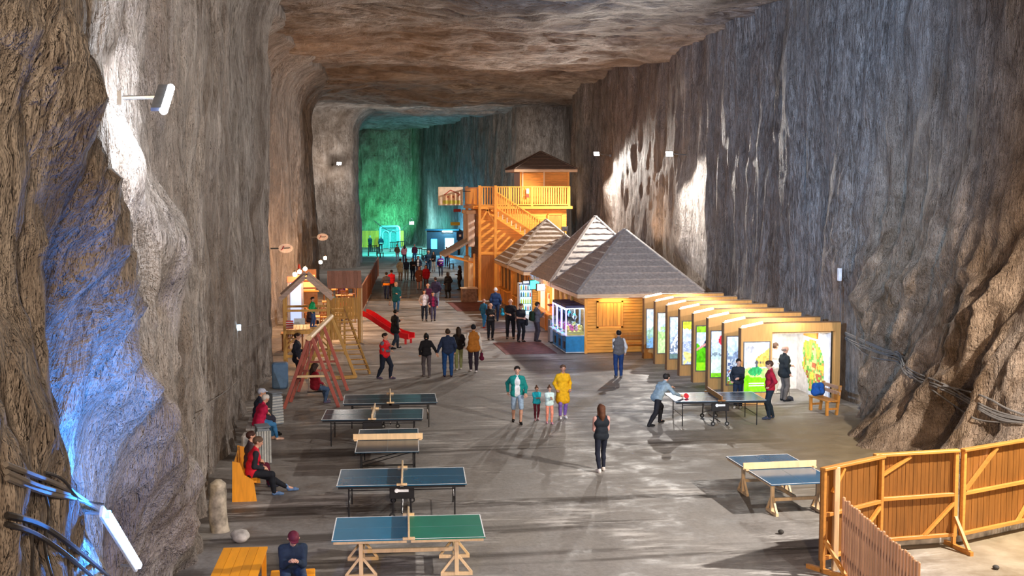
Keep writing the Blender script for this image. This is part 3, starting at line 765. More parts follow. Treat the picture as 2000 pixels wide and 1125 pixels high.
for i in range(N_B):
    y = 47.6 - i * 1.55; last = i == N_B - 1
    e = empty('exhibition_frame', (13.12 + 0.033 * i, y, 0), 0, 'orange wooden exhibition frame holding a backlit picture of %s' % pics[i], 'display frame', 'row of exhibition frames')
    t = 0.22
    pw = 1.04
    mb = MB().prism([(0, 0, 0), (pw, 0, 0), (pw, 0, 2.36), (3.2, 0, 2.36), (3.2, 0, 0), (3.38, 0, 0), (3.38, 0, 2.64), (0.75, 0, 2.64), (0, 0, 2.50)], (0, t, 0))
    mb.build('frame_body', BOOTH_W, e)
    one_box('edge_trim', (-0.012, t / 2, 1.25), (0.024, t, 2.5), EDGE_W, e)
    one_bar('edge_trim', (0.75, t / 2, 2.652), (3.38, t / 2, 2.652), t, 0.024, EDGE_W, e)
    w, h, cx, cz = 0.84, 1.60, 0.52, 1.24
    one_box('lightbox_rim', (cx, -0.012, cz), (w + 0.07, 0.03, h + 0.07), STEEL, e)
    picture('backlit_picture', w, h, i, e, (cx, -0.030, cz))
    one_bar('light_tube', (0.04, t * 0.4, 2.545), (0.74, t * 0.4, 2.68), 0.07, 0.05, TUBE_W, e, bev=0.012)
    lp = bpy.data.lights.new('frame_light', 'AREA'); lp.shape = 'RECTANGLE'; lp.size = 0.7; lp.size_y = 0.1; lp.energy = 13; lp.color = (1.0, 0.86, 0.66)
    lo = bpy.data.objects.new('frame_light', lp); COL.objects.link(lo); lo.location = (13.22 + 1.7, y - 0.35, 2.9)
    lo.rotation_euler = (math.radians(25), 0, 0)
# white alcove behind the last frame, with the relief map
YB = 47.6 - 7 * 1.55
al = empty('map_alcove', (15.6, YB + 1.6, 0), 0, 'bright white alcove walls behind the last exhibition frame', 'alcove')
WHITE_B = plain('alcove_white', (0.80, 0.80, 0.82), 0.6)
one_box('back_wall', (-0.16, 1.25, 1.14), (2.0, 0.06, 2.28), WHITE_B, al)
one_box('right_wall', (0.84, -0.1, 1.14), (0.05, 2.7, 2.28), WHITE_B, al)
one_box('left_wall', (-1.15, -0.1, 1.14), (0.05, 2.7, 2.28), WHITE_B, al)
one_box('canopy', (-0.16, -0.1, 2.31), (2.04, 2.7, 0.05), PALE_WOOD, al)
one_box('plinth_panel', (-0.3, 1.18, 0.9), (0.4, 0.06, 1.1), plain('brick_red_panel', (0.42, 0.12, 0.08)), al)
al_l = bpy.data.lights.new('alcove_light', 'AREA'); al_l.size = 1.4; al_l.energy = 26; al_l.color = (1, 0.97, 0.94)
alo = bpy.data.objects.new('alcove_light', al_l); COL.objects.link(alo); alo.location = (15.4, YB + 1.3, 2.24)
one_box('ceiling_lamp', (-0.2, -0.3, 2.278), (1.4, 1.4, 0.012), glow('alcove_lamp', (1, 0.98, 0.95), 2), al)
# the map: an uneven leaf-shaped land of coloured districts on the right wall
mp = empty('relief_map', (15.6 + 0.81, YB + 1.35, 1.05), 0, 'green and yellow relief map on the right wall of the white alcove', 'map')
rg = np.random.default_rng(7)
mcol = [plain('map_%d' % i, c, 0.6, 0, 0.1, 20) for i, c in enumerate([(0.30, 0.62, 0.06), (0.62, 0.72, 0.06), (0.80, 0.66, 0.08), (0.75, 0.34, 0.06), (0.16, 0.44, 0.07), (0.66, 0.80, 0.22), (0.55, 0.13, 0.05)])]
cells = {}
ny_, nz_ = 26, 22
for a in range(ny_):
    for c in range(nz_):
        u, v = (a + .5) / ny_ * 2 - 1, (c + .5) / nz_ * 2 - 1
        rr = math.hypot(u * 1.05, v * 0.95 + 0.12 * u); lim = 0.86 + 0.13 * float(fbm(math.atan2(v, u) * 1.3, 3.0, 0, 3, 601))
        trunk = (-0.30 < u < 0.10 and v < -0.4)
        if rr < lim or trunk:
            k = int((float(fbm(u * 2.4, v * 2.4, 2.0, 2, 611)) + 1) * 3.5) % 7
            cells.setdefault(k, []).append((u * 1.05, v * 0.92))
for k, lst in cells.items():
    mb = MB()
    for (u, v) in lst:
        hgt = 0.03 + 0.02 * rg.random(); mb.box((-hgt / 2, -u, v), (hgt, 2.1 / ny_ - 0.004, 1.84 / nz_ - 0.004))
    o = mb.build('map_district', mcol[k], mp); o['kind'] = 'stuff'
tb = one_box('map_title_board', (-0.03, 0.25, 1.02), (0.05, 1.1, 0.2), PINE, mp)
# ================================================================== table tennis tables
def tt_table(label, loc, rz, cl, cr, legs, board=PALE_WOOD, mark=False, lines=True):
    e = empty('table_tennis_table', (loc[0], loc[1], 0), math.radians(rz), label, 'table', 'table tennis tables')
    H = 0.76
    for s, c in ((-1, cl), (1, cr)):
        hf = one_box('table_half', (s * 0.687, 0, H - 0.0125), (1.366, 1.525, 0.025), c, e, 0.004)
        if lines:
            one_box('edge_line', (s * 1.36, 0, H + 0.0015), (0.02, 1.52, 0.003), WHITE_P, hf)
            for y in (-0.752, 0.752): one_box('edge_line', (s * 0.687, y, H + 0.0015), (1.36, 0.02, 0.003), WHITE_P, hf)
            one_box('centre_line', (s * 0.687, 0, H + 0.001), (1.36, 0.005, 0.002), plain('faint_line', (0.16, 0.25, 0.30), 0.4), hf)
        one_box('apron', (s * 0.687, -0.73, H - 0.05), (1.30, 0.02, 0.05), BLACK if legs == 'metal' else PALE_WOOD, e)
        one_box('apron', (s * 0.687, 0.73, H - 0.05), (1.30, 0.02, 0.05), BLACK if legs == 'metal' else PALE_WOOD, e)
    nb = one_box('net_board', (0, 0, H + 0.085), (0.035, 1.72, 0.15), board, e, 0.004)
    for y in (-0.80, 0.80): one_box('board_foot', (0, y, H + 0.02), (0.22, 0.07, 0.04), board, nb, 0.004)
    if legs == 'metal':
        for s in (-1, 1):
            for y in (-0.62, 0.62):
                one_tube('leg', [(s * 1.12, y, 0.0), (s * 1.12, y, H - 0.03)], 0.016, BLACK, e, 6)
                one_tube('rail', [(s * 1.12, y, H - 0.14), (s * 0.25, y, H - 0.14)], 0.011, BLACK, e, 6)
            one_tube('cross_rail', [(s * 1.12, -0.62, 0.30), (s * 1.12, 0.62, 0.30)], 0.011, BLACK, e, 6)
        for y in (-0.66, 0.66):
            cb = one_box('carriage_side', (0, y, 0.56), (0.52, 0.05, 0.24), BLACK, e, 0.01)
            if mark and y < 0: 
                one_box('name_plate', (0.03, y - 0.035, 0.62), (0.22, 0.012, 0.055), WHITE_P, cb); MB().lathe([(0.045, 0), (0.045, 0.012)], 12, (-0.11, y - 0.047, 0.62), 'y').build('round_mark', WHITE_P, cb)
            for s in (-1, 1):
                one_tube('carriage_leg', [(s * 0.20, y, 0.06), (s * 0.17, y, 0.60)], 0.02, BLACK, e, 6)
                w = MB().lathe([(0.03, -0.02), (0.065, -0.018), (0.065, 0.018), (0.03, 0.02)], 14, (s * 0.21, y, 0.066), 'y').build('wheel', RUBBER, e, True)
                MB().lathe([(0.03, -0.024), (0.03, 0.024)], 10, (s * 0.21, y, 0.066), 'y').build('hub', STEEL, w)
        one_tube('carriage_beam', [(0, -0.66, 0.12), (0, 0.66, 0.12)], 0.018, BLACK, e, 6)
        for s in (-1, 1): one_tube('carriage_brace', [(s * 0.19, -0.64, 0.5), (s * 0.19, 0.64, 0.16)], 0.012, BLACK, e, 6)
    else:
        for s in (-1, 1):
            for y in (-0.52, 0.52):
                x = s * 0.86
                lg = one_box('leg', (x, y, 0.365), (0.075, 0.075, 0.73), PALE_WOOD, e, 0.006)
                one_box('foot_bar', (x, y, 0.03), (0.58, 0.06, 0.06), PALE_WOOD, lg)
                for t in (-1, 1): one_bar('brace', (x + t * 0.03, y, 0.36), (x + t * 0.27, y, 0.05), 0.045, 0.045, PALE_WOOD, lg, (0, 1, 0))
            one_box('stretcher', (s * 0.86, 0, 0.30), (0.05, 1.0, 0.07), PALE_WOOD, e)
        one_bar('long_stretcher', (-0.86, 0, 0.33), (0.86, 0, 0.33), 0.05, 0.07, PALE_WOOD, e)
    return e
T_BLUE = plain('table_blue', (0.012, 0.105, 0.20), 0.22, 0, 0.04, 3); T_DARK = plain('table_dark_blue', (0.010, 0.045, 0.085), 0.22, 0, 0.04, 3)
T_TEAL = plain('table_teal', (0.010, 0.165, 0.30), 0.35, 0, 0.04, 3); T_GREEN = plain('table_green', (0.008, 0.185, 0.125), 0.35, 0, 0.04, 3)
tt_table('nearest table tennis table, one half blue and one half green, on wooden legs', (1.56, 21.8), -4, T_TEAL, T_GREEN, 'wood', lines=True)
tt_table('blue folding table tennis table with white logo plate, behind the blue and green one', (1.71, 25.75), -4.5, T_BLUE, T_BLUE, 'metal', mark=True)
tt_table('dark table tennis table turned end-on with a wide pale board across it', (1.62, 29.6), 85.8, T_DARK, T_DARK, 'metal')
tt_table('dark blue folding table tennis table with pale board, beside the end-on table', (1.42, 33.1), -5.5, T_DARK, T_DARK, 'metal')
tt_table('dark blue table tennis table next to the red swing frame, farthest of its row', (2.02, 35.5), -3, T_DARK, T_DARK, 'metal')
tt_table('table tennis table in use between the grey and red players', (11.65, 34.3), -4, T_DARK, T_DARK, 'metal', board=FENCE_W, mark=True)
tt_table('pale blue table tennis table on wooden trestle legs beside the brown fence', (10.08, 25.15), 91.0, plain('table_pale_blue', (0.045, 0.13, 0.24), 0.15, 0, 0.04, 3), plain('table_pale_blue', (0.1, 0.2, 0.3)), 'wood')

# ================================================================== timber fence at the lower right
def fence_panel(label, p0, p1, z1, braces, foot0=False, foot1=True, z0=0.22):
    a, b_ = Vector((p0[0], p0[1], 0)), Vector((p1[0], p1[1], 0)); L = (b_ - a).length; ang = math.atan2(b_.y - a.y, b_.x - a.x)
    e = empty('fence_panel', a, ang, label, 'fence', 'brown timber fence panels')
    n = int(L / 0.085); mb = MB()
    for i in range(n):
        x = (i + .5) * L / n; mb.box((x, 0.05 + (0.004 if i % 2 else 0), (z0 + z1) / 2), (L / n - 0.008, 0.022, z1 - z0))
    o = mb.build('boarding', FENCE_W, e); o['kind'] = 'stuff'
    for x in (0.04, L - 0.04): one_box('post', (x, 0, (z0 + z1) / 2), (0.08, 0.075, z1 - z0), RAIL_W, e, 0.006)
    for z in (z0 + 0.04, (z0 + z1) / 2): one_box('rail', (L / 2, 0, z), (L - 0.16, 0.075, 0.07), RAIL_W, e, 0.006)
    one_box('top_rail', (L / 2, 0.0, z1 + 0.02), (L + 0.02, 0.13, 0.055), RAIL_W, e, 0.008)
    for (x0, zz0, x1, zz1) in braces: one_bar('brace', (x0 * L, -0.005, zz0), (x1 * L, -0.005, zz1), 0.06, 0.06, RAIL_W, e, (0, 1, 0))
    for x, f in ((0.05, foot0), (L - 0.05, foot1)):
        if f:
            ft = one_box('foot', (x, -0.12, 0.04), (0.07, 0.95, 0.08), RAIL_W, e)
            one_bar('foot_brace', (x, -0.04, 0.62), (x, -0.50, 0.08), 0.06, 0.06, RAIL_W, ft)
            one_bar('foot_brace', (x, 0.0, 0.25), (x, 0.0, 0.0), 0.07, 0.07, RAIL_W, ft)
    return e
fence_panel('leftmost brown fence panel, angled back beside the slat fence', (8.95, 20.28), (10.52, 21.1), 1.9, [(0.34, 1.86, 0.16, 1.45), (0.72, 0.62, 0.98, 0.98)], True, False)
fence_panel('middle brown fence panel with diagonal braces and a split foot', (10.40, 21.2), (12.2, 21.36), 1.9, [(0.42, 1.86, 0.04, 1.48), (0.6, 0.27, 0.98, 0.92)], False, True)
fence_panel('rightmost brown fence panel standing against the rocky wall foot', (12.3, 21.36), (14.5, 22.22), 1.9, [(0.42, 1.86, 0.04, 1.12), (0.72, 0.27, 0.96, 0.9)], False, True)
# row of upright slats leading towards the stair
sf = empty('slat_fence', (9.36, 20.3, 0), 0, 'low fence of rounded upright slats running forward from the brown panels', 'fence')
sl0 = MB().box((0, 0, 0.70), (0.05, 0.062, 1.40), None, 0.014).build('slat', SLAT_W, sf)
NS = 27
for i in range(NS):
    t = i / (NS - 1); x, y = -0.02 - 0.52 * t, -0.08 - 3.75 * t
    rr = random.Random(i).uniform(-0.025, 0.02)
    if i == 0: sl0.location = (x, y, rr)
    else: share('slat', sl0, sf, (x, y, rr))
for z in (0.35, 1.05): one_bar('rail', (0.01, -0.05, z), (-0.50, -3.9, z), 0.04, 0.08, FENCE_W, sf)
one_box('end_post', (-0.08, 0.12, 0.95), (0.10, 0.10, 1.95), PALE_WOOD, sf, 0.01)
# kerb under the fence
kb_ = MB()
kerb = empty('kerb_beam', (11.4, 21.5, 0), 0, 'weathered grey kerb beam lying under the brown fence', 'kerb')
one_bar('beam', (-0.75, 0.12, 0.11), (0.85, 0.2, 0.11), 0.16, 0.2, STONE, kerb, bev=0.02)
one_bar('beam', (0.95, 0.16, 0.11), (3.3, 1.08, 0.11), 0.16, 0.2, STONE, kerb, bev=0.02)

# ================================================================== playground
# red swing frame: three red trestles and a yellow one under one round beam
sw = empty('swing_set', (0, 41.5, 0), 0, 'red A-shaped swing frame under a pale round beam', 'swing')
fr_ = [(-0.32, 38.5, RED_W, 0.86), (-0.16, 39.7, RED_W, 0.84), (0.06, 41.7, RED_W, 0.84), (0.36, 44.5, PLAY_W, 0.92)]
for x, y, m, wd in fr_:
    for s in (-1, 1): one_bar('leg', (x + s * wd, y - 41.5, 0.0), (x + s * 0.05, y - 41.5, 2.25), 0.11, 0.11, m, sw, (0, 1, 0), 0.008)
    one_bar('cross_bar', (x - wd * 0.52, y - 41.5, 1.02), (x + wd * 0.52, y - 41.5, 1.02), 0.06, 0.07, PALE_WOOD if y < 39 else m, sw)
one_tube('beam', [(-0.36, -3.2, 2.27), (0.40, 3.2, 2.27)], 0.09, PALE_WOOD, sw, 12)
ws = one_box('swing_seat', (-0.2, -2.4, 0.42), (0.5, 0.2, 0.03), BLACK, sw, 0.01)
for x in (-0.22, 0.22): one_tube('chain', [(-0.2 + x, -2.4, 0.43), (-0.22 + x * 0.6, -2.4, 2.2)], 0.008, STEEL, ws, 5)
# platform tower with gable roof
pf = empty('play_platform', (-0.55, 47.9, 0), 0, 'wooden climbing platform with a gable roof behind the red swing', 'play structure')
PX0, PX1, PY0, PY1, PZ = -0.82, 0.86, -0.9, 0.85, 1.52
for x in (PX0, PX1):
    for y in (PY0, PY1): one_box('post', (x, y, 1.4), (0.11, 0.11, 2.8), PLAY_W, pf, 0.008)
for i in range(12): one_box('deck_board', (PX0 + (i + .5) * (PX1 - PX0) / 12, (PY0 + PY1) / 2, PZ), ((PX1 - PX0) / 12 - 0.012, PY1 - PY0, 0.035), PLAY_W, pf)
for y in (PY0, PY1):
    one_bar('deck_beam', (PX0, y, PZ - 0.09), (PX1, y, PZ - 0.09), 0.06, 0.13, PLAY_W, pf)
    one_bar('guard_rail', (PX0, y, PZ + 0.75), (PX1, y, PZ + 0.75), 0.05, 0.09, PLAY_W, pf)
    for s in (-1, 1): one_bar('knee_brace', (s * 0.8 + 0.02, y, 0.85), (s * 0.25 + 0.02, y, PZ - 0.12), 0.06, 0.06, PLAY_W, pf, (0, 1, 0))
    one_bar('low_beam', (PX0, y, 0.5), (PX1, y, 0.5), 0.05, 0.10, PLAY_W, pf)
    for s in (-1, 1): one_bar('barge_board', (0.02 + s * 0.03, y - 0.12 * (1 if y < 0 else -1), 3.60), (0.02 + s * 1.0, y - 0.12 * (1 if y < 0 else -1), 2.72), 0.04, 0.17, wood('grey_pink_board', (0.46, 0.34, 0.30), (1, 7, 7)), pf, (0, 0, 1))
for s in (-1, 1):
    for i in range(6):
        t = (i + .5) / 6
        one_bar('roof_board', (0.02 + s * (0.05 + 0.95 * t), PY0 - 0.05, 3.56 - 0.86 * t), (0.02 + s * (0.05 + 0.95 * t), PY1 + 0.05, 3.56 - 0.86 * t), 0.20, 0.03, wood('grey_roof_board', (0.20, 0.17, 0.14), (7, 1, 7)), pf, (s * 0.67, 0, 0.74))
sb_ = one_box('play_sign', (-0.25, PY0 - 0.06, PZ + 0.34), (0.42, 0.03, 0.24), plain('pale_sign', (0.62, 0.68, 0.75)), pf)
one_box('striped_panel', (-0.62, PY0 - 0.06, PZ + 0.22), (0.28, 0.03, 0.32), plain('toy_red', (0.5, 0.04, 0.05)), pf)
for i in range(3): one_box('stripe', (-0.62, PY0 - 0.078, PZ + 0.13 + i * 0.09), (0.28, 0.01, 0.03), WHITE_P, pf)
# slide tower
st = empty('slide_tower', (1.1, 55.3, 0), 0, 'wooden slide tower with boarded front and reddish brown roof', 'play structure')
for x in (-0.66, 0.66):
    for y in (-0.68, 0.68): one_box('post', (x, y, 1.35), (0.11, 0.11, 2.7), PLAY_W, st, 0.008)
one_box('post', (0.76, -0.72, 1.32), (0.06, 0.06, 2.64), PALE_WOOD, st)
one_box('deck', (0, 0, 1.22), (1.35, 1.4, 0.06), PLAY_W, st)
for i in range(11):
    one_box('front_board', (-0.6 + i * 0.12, -0.735, 1.58), (0.112, 0.025, 0.98), wood('play_board', (0.50, 0.26, 0.045), (7, 7, 0.8)), st)
for i in range(4): one_box('lower_board', (-0.6 + i * 0.12, -0.735, 0.62), (0.112, 0.025, 0.92), PLAY_W, st)
for z in (0.25, 0.6, 0.95): one_bar('ladder_rung', (-0.05, -0.74, z), (0.5, -0.74, z), 0.04, 0.05, PLAY_W, st)
one_bar('ladder_side', (-0.05, -0.74, 0), (-0.05, -0.74, 1.1), 0.05, 0.05, PLAY_W, st); one_bar('hatch_bar', (-0.1, -0.76, 1.02), (0.36, -0.76, 1.02), 0.04, 0.05, PALE_WOOD, st)
RPB = wood('roof_pinkish', (0.33, 0.17, 0.135), (7, 7, 0.8), 0.6, 0.2)
for i in range(9):
    x = -0.68 + i * 0.17
    one_bar('roof_board', (x, -0.98, 2.52), (x, -0.02, 3.22), 0.162, 0.03, RPB, st, (0, -0.6, 0.8)); one_bar('roof_board', (x, 0.98, 2.52), (x, 0.02, 3.22), 0.162, 0.03, RPB, st, (0, 0.6, 0.8))
# red slide
sd = empty('slide', (2.75, 54.3, 0), 0, 'bright red plastic slide coming down from the wooden slide tower', 'slide')
A_, B_ = Vector((1.95, 55.2, 0)), Vector((4.05, 53.9, 0)); dirv = (B_ - A_).normalized(); side = Vector((-dirv.y, dirv.x, 0)); Lr = (B_ - A_).length
prof = [(0, 1.24), (0.10, 1.20), (0.35, 0.86), (0.55, 0.58), (0.72, 0.38), (0.88, 0.28), (1.0, 0.25)]
ts = np.linspace(0, 1, 25); zz_ = np.interp(ts, [p[0] for p in prof], [p[1] for p in prof])
zz_ = np.convolve(np.pad(zz_, 2, mode='edge'), np.ones(5) / 5, 'valid')
sec = [(-0.32, 0.22), (-0.27, 0.22), (-0.25, 0.02), (0.25, 0.02), (0.27, 0.22), (0.32, 0.22), (0.32, -0.03), (-0.32, -0.03)]
vv = []; ff = []
for i, t in enumerate(ts):
    c = A_ + dirv * (Lr * t) - Vector((2.75, 54.3, 0))
    for (u, w) in sec: vv.append((c.x + side.x * u, c.y + side.y * u, zz_[i] + w))
for i in range(len(ts) - 1):
    for k in range(8):
        j = (k + 1) % 8; ff.append((i * 8 + k, i * 8 + j, i * 8 + 8 + j, i * 8 + 8 + k))
ff += [tuple(range(8)), tuple(range((len(ts) - 1) * 8 + 7, (len(ts) - 1) * 8 - 1, -1))]
RED_P = plain('red_plastic', (0.62, 0.012, 0.02), 0.28, 0, 0.05)
MB().add(vv, ff).build('chute', RED_P, sd)
for u in (-0.26, 0.26):
    c = A_ + dirv * (Lr * 0.93) + side * u - Vector((2.75, 54.3, 0)); one_box('foot', (c.x, c.y, 0.12), (0.10, 0.10, 0.25), RED_P, sd)
# plank ramp leaning beside the tower
rp = empty('climbing_ramp', (1.15, 47.6, 0), 0, 'yellowish plank climbing ramp leaning between swing and slide tower', 'ramp')
for dx in (-0.3, 0.3): one_bar('side_beam', (-0.45 + dx, 3.2, 2.0), (0.36 + dx, -2.4, 0.04), 0.07, 0.12, PLAY_W, rp)
for i in range(14):
    t = (i + .5) / 14; one_box('rung', (-0.45 + 0.81 * t, 3.2 - 5.6 * t, 2.03 - 1.94 * t), (0.62, 0.10, 0.035), PLAY_W, rp)
for dx in (-0.3, 0.3): one_bar('prop', (-0.45 + dx, 3.2, 0), (-0.45 + dx, 3.2, 2.0), 0.08, 0.08, PLAY_W, rp)
lb = empty('ground_beam', ground(672, 740), 0.2, 'low timber beam lying on the floor beside the swing feet', 'beam')
one_box('beam', (0, 0, 0.06), (0.9, 0.12, 0.12), PLAY_W, lb, 0.01)
bb = MB().box((0, 0, 0.45), (0.55, 0.5, 0.9), None, 0.05).build('blue_barrel_box', plain('faded_blue', (0.10, 0.20, 0.36), 0.5), None); bb.location = (-1.42, 42.6, 0); tag(bb, 'faded blue plastic box standing against the left wall', 'box')

# ================================================================== cafe terrace on the left
LAT = wood('lattice_brown', (0.30, 0.105, 0.045), (7, 7, 7), 0.5, 0.3)
def trellis(p0, p1, h, label):
    a, b_ = Vector((p0[0], p0[1], 0)), Vector((p1[0], p1[1], 0)); L = (b_ - a).length; e = empty('trellis_panel', a, math.atan2(b_.y - a.y, b_.x - a.x), label, 'fence', 'brown trellis panels of the cafe')
    for x in (0.04, L - 0.04): one_box('post', (x, 0, h / 2), (0.09, 0.09, h), LAT, e)
    for z in (0.12, h - 0.05): one_bar('rail', (0, 0, z), (L, 0, z), 0.05, 0.07, LAT, e)
    mb = MB(); st_ = 0.24
    for k in range(-int(h / st_), int(L / st_) + 1):
        for sgn in (1, -1):
            x0 = k * st_; za, zb = 0.12, h - 0.05
            xa, xb = (x0, x0 + h - 0.17) if sgn > 0 else (x0 + h - 0.17, x0)
            def clip(xs, xe, zs, ze):
                t0, t1 = 0.0, 1.0
                for lim, s in ((0, 1), (L, -1)):
                    d0, d1 = s * (xs - lim), s * (xe - lim)
                    if d0 < 0 and d1 < 0: return None
                    if d0 < 0: t0 = max(t0, d0 / (d0 - d1))
                    if d1 < 0: t1 = min(t1, d0 / (d0 - d1))
                return None if t1 - t0 < 0.03 else (xs + (xe - xs) * t0, zs + (ze - zs) * t0, xs + (xe - xs) * t1, zs + (ze - zs) * t1)
            c = clip(xa, xb, za, zb)
            if c: mb.bar((c[0], 0.012 * sgn, c[1]), (c[2], 0.012 * sgn, c[3]), 0.02, 0.045, (0, 0.01, 1))
    o = mb.build('lattice', LAT, e); o['kind'] = 'stuff'
pts_ = [(2.2, 66.5), (2.75, 73.0), (3.35, 80.0), (3.95, 88.0), (4.6, 96.0)]
tl = ['brown trellis panel nearest the slide tower', 'brown trellis panel second along the cafe terrace from the slide', 'brown trellis panel third along the cafe terrace', 'brown trellis panel at the far end of the cafe terrace']
for i in range(4): trellis(pts_[i], pts_[i + 1], 1.55, tl[i])
CAFE_W = wood('cafe_wood', (0.33, 0.13, 0.04), (5, 5, 2), 0.45, 0.3)
def cafe_chair():
    e = empty('cafe_chair', (0, 0, 0), 0, 'brown wooden chair with spindle back at a cafe table', 'chair', 'cafe chairs')
    one_box('seat', (0, 0, 0.45), (0.42, 0.42, 0.04), CAFE_W, e, 0.01)
    for x in (-0.18, 0.18):
        one_box('leg', (x, 0.18, 0.215), (0.04, 0.04, 0.43), CAFE_W, e); one_box('leg', (x, -0.18, 0.47), (0.04, 0.04, 0.94), CAFE_W, e)
    one_box('top_rail', (0, -0.18, 0.90), (0.40, 0.03, 0.10), CAFE_W, e)
    for x in (-0.09, 0, 0.09): one_box('spindle', (x, -0.18, 0.66), (0.025, 0.02, 0.40), CAFE_W, e)
    return e
def cafe_table():
    e = empty('cafe_table', (0, 0, 0), 0, 'brown wooden table on the cafe terrace', 'table', 'cafe tables')
    one_box('top', (0, 0, 0.74), (1.0, 0.8, 0.045), PINE, e, 0.01)
    for x in (-0.42, 0.42):
        for y in (-0.32, 0.32): one_box('leg', (x, y, 0.36), (0.06, 0.06, 0.72), CAFE_W, e)
    return e
ch0, tb0 = cafe_chair(), cafe_table(); first = True
spots = [(-1.2, 52.6), (0.2, 59.2), (-0.9, 62.4), (1.2, 63.2), (0.6, 67.0), (1.4, 70.8), (1.2, 75.0), (2.0, 80.0)]
TWHERE = ['just behind the climbing platform', 'in front of the guest in dark top', 'in front of the guest in orange top', 'between the guests in white and red tops', 'in front of the guest in teal top', 'beside the first trellis panel', 'in front of the guest in purple top', 'beside the third trellis panel']
for i, (x, y) in enumerate(spots):
    t = tb0 if i == 0 else copy_tree(tb0); t.location = (x, y, 0)
    t['label'] = 'brown wooden cafe table ' + TWHERE[i]
    for j, (dx, dy, rz) in enumerate([(0.78, 0, 90), (-0.78, 0, -90), (0, -0.72, 0), (0, 0.72, 180)]):
        if (x + dx) < -1.75 or (i == 5 and j == 0): continue
        c = ch0 if (i == 0 and j == 0) else copy_tree(ch0); c.location = (x + dx, y + dy, 0); c.rotation_euler.z = math.radians(rz + (i * 7 + j * 5) % 17 - 8)
        c['label'] = 'brown spindle back chair at the cafe table ' + TWHERE[i]
# bar counter with a lit back shelf
bc = empty('cafe_bar', (-1.0, 69.5, 0), 0.06, 'warm lit wooden cafe bar counter against the left wall', 'bar')
one_box('counter', (0, 0, 0.55), (1.7, 0.6, 1.1), CAFE_W, bc, 0.02); one_box('counter_top', (0, -0.03, 1.12), (1.85, 0.75, 0.05), PINE, bc, 0.01)
one_box('back_shelf', (0, 1.0, 1.15), (1.7, 0.3, 2.3), CAFE_W, bc)
for i in range(3): one_box('lit_shelf', (0, 0.83, 1.0 + i * 0.42), (1.55, 0.03, 0.3), glow('bar_glow', (1.0, 0.45, 0.14), 1.0), bc)
dfr = empty('cafe_fridge', (-1.15, 57.2, 0), 0, 'white and blue lit cafe fridge under the oval sign', 'fridge')
one_box('cabinet', (0, 0.3, 1.35), (0.75, 0.5, 2.7), plain('fridge_grey', (0.30, 0.30, 0.34), 0.4), dfr, 0.02); one_box('lit_door', (0.02, 0.03, 1.6), (0.5, 0.03, 1.9), glow('fridge_blue', (0.35, 0.52, 1.0), 0.55), dfr); one_box('red_header', (0, 0.02, 2.72), (0.72, 0.06, 0.26), glow('header_red', (1.0, 0.08, 0.03), 2.0), dfr)
# string of bulbs
BULB = glow('bulb_warm', (1.0, 0.72, 0.42), 45)
def bulb(px, py, hy, w):
    p = on_y(px, py, hy); e = empty('bulb_lamp', p, 0, 'round warm bulb hanging ' + ('over the white cafe fridge' if hy < 62 else 'under the far oval cafe sign'), 'lamp', 'warm cafe bulbs')
    MB().ball((0, 0, 0), 0.10, 12, 8).build('globe', BULB, e, True); MB().lathe([(0.04, 0.09), (0.05, 0.16), (0.02, 0.18)], 8).build('socket', BLACK, e)
    MB().tube([(0, 0, 0.17), (0, 0, 0.9)], 0.008, 5).build('cord', BLACK, e)
    l = lamp('POINT', (p[0] + 0.15, p[1] - 0.25, p[2] - 0.1), (1.0, 0.50, 0.20), w, 0.12)
for px, py, hy in [(576, 536, 55.5), (585, 531, 57), (596, 525, 59), (626, 512, 66), (635, 504, 69)]: bulb(px, py, hy, 95)
lamp('POINT', (0.6, 61, 3.6), (1.0, 0.48, 0.18), 420, 0.2)
lamp('POINT', (1.4, 74, 3.0), (1.0, 0.50, 0.20), 420, 0.2)
# oval cafe signs on brackets
def oval_sign(px, py, hy, w, label, rz):
    p = on_y(px, py, hy); e = empty('oval_sign', p, rz, label, 'sign')
    n = 28; rim = [(w / 2 * math.cos(2 * math.pi * k / n), 0, w * 0.32 * math.sin(2 * math.pi * k / n)) for k in range(n)]
    MB().prism(rim, (0, 0.06, 0)).build('board', plain('sign_cream', (0.72, 0.60, 0.55), 0.5), e)
    SR = plain('script_red', (0.50, 0.02, 0.03)); SK = plain('script_dark', (0.05, 0.05, 0.06))
    def stroke(name, pts, r, m): MB().tube([(x * w, -0.012, z * w) for x, z in pts], r * w, 6).build(name, m, e)
    stroke('script_letter', [(-0.33, -0.11), (-0.27, -0.10), (-0.21, 0.0), (-0.17, 0.12), (-0.10, 0.13)], 0.028, SR)
    stroke('script_stroke', [(-0.18, -0.02), (-0.12, 0.05), (-0.10, -0.03), (-0.04, 0.05), (-0.02, -0.03), (0.05, 0.05), (0.07, -0.03), (0.13, 0.04), (0.16, -0.02), (0.24, 0.06), (0.31, 0.0)], 0.026, SK)
    one_bar('bracket', (-w / 2 + 0.02, 0.03, 0), (-w / 2 - 0.35, 0.03, 0), 0.06, 0.06, BLACK, e)
oval_sign(558, 485, 56, 0.66, 'oval white sign with red and dark script above the cafe fridge', 0.1)
oval_sign(630, 463, 72, 0.66, 'oval white sign with red and dark script near the far wall lamp', 0.1)
um = empty('cafe_parasol', ground(585, 590), 0, 'folded red parasol standing among the cafe tables', 'parasol')
MB().tube([(0, 0, 0), (0, 0, 2.3)], 0.025, 8).build('pole', CAFE_W, um); MB().lathe([(0.03, 2.35), (0.10, 2.1), (0.16, 1.6), (0.13, 1.2), (0.05, 1.15)], 10).build('canopy', plain('parasol_red', (0.5, 0.03, 0.02)), um, True)
MB().lathe([(0.24, 0), (0.24, 0.06), (0.05, 0.08)], 14).build('base', STEEL, um)

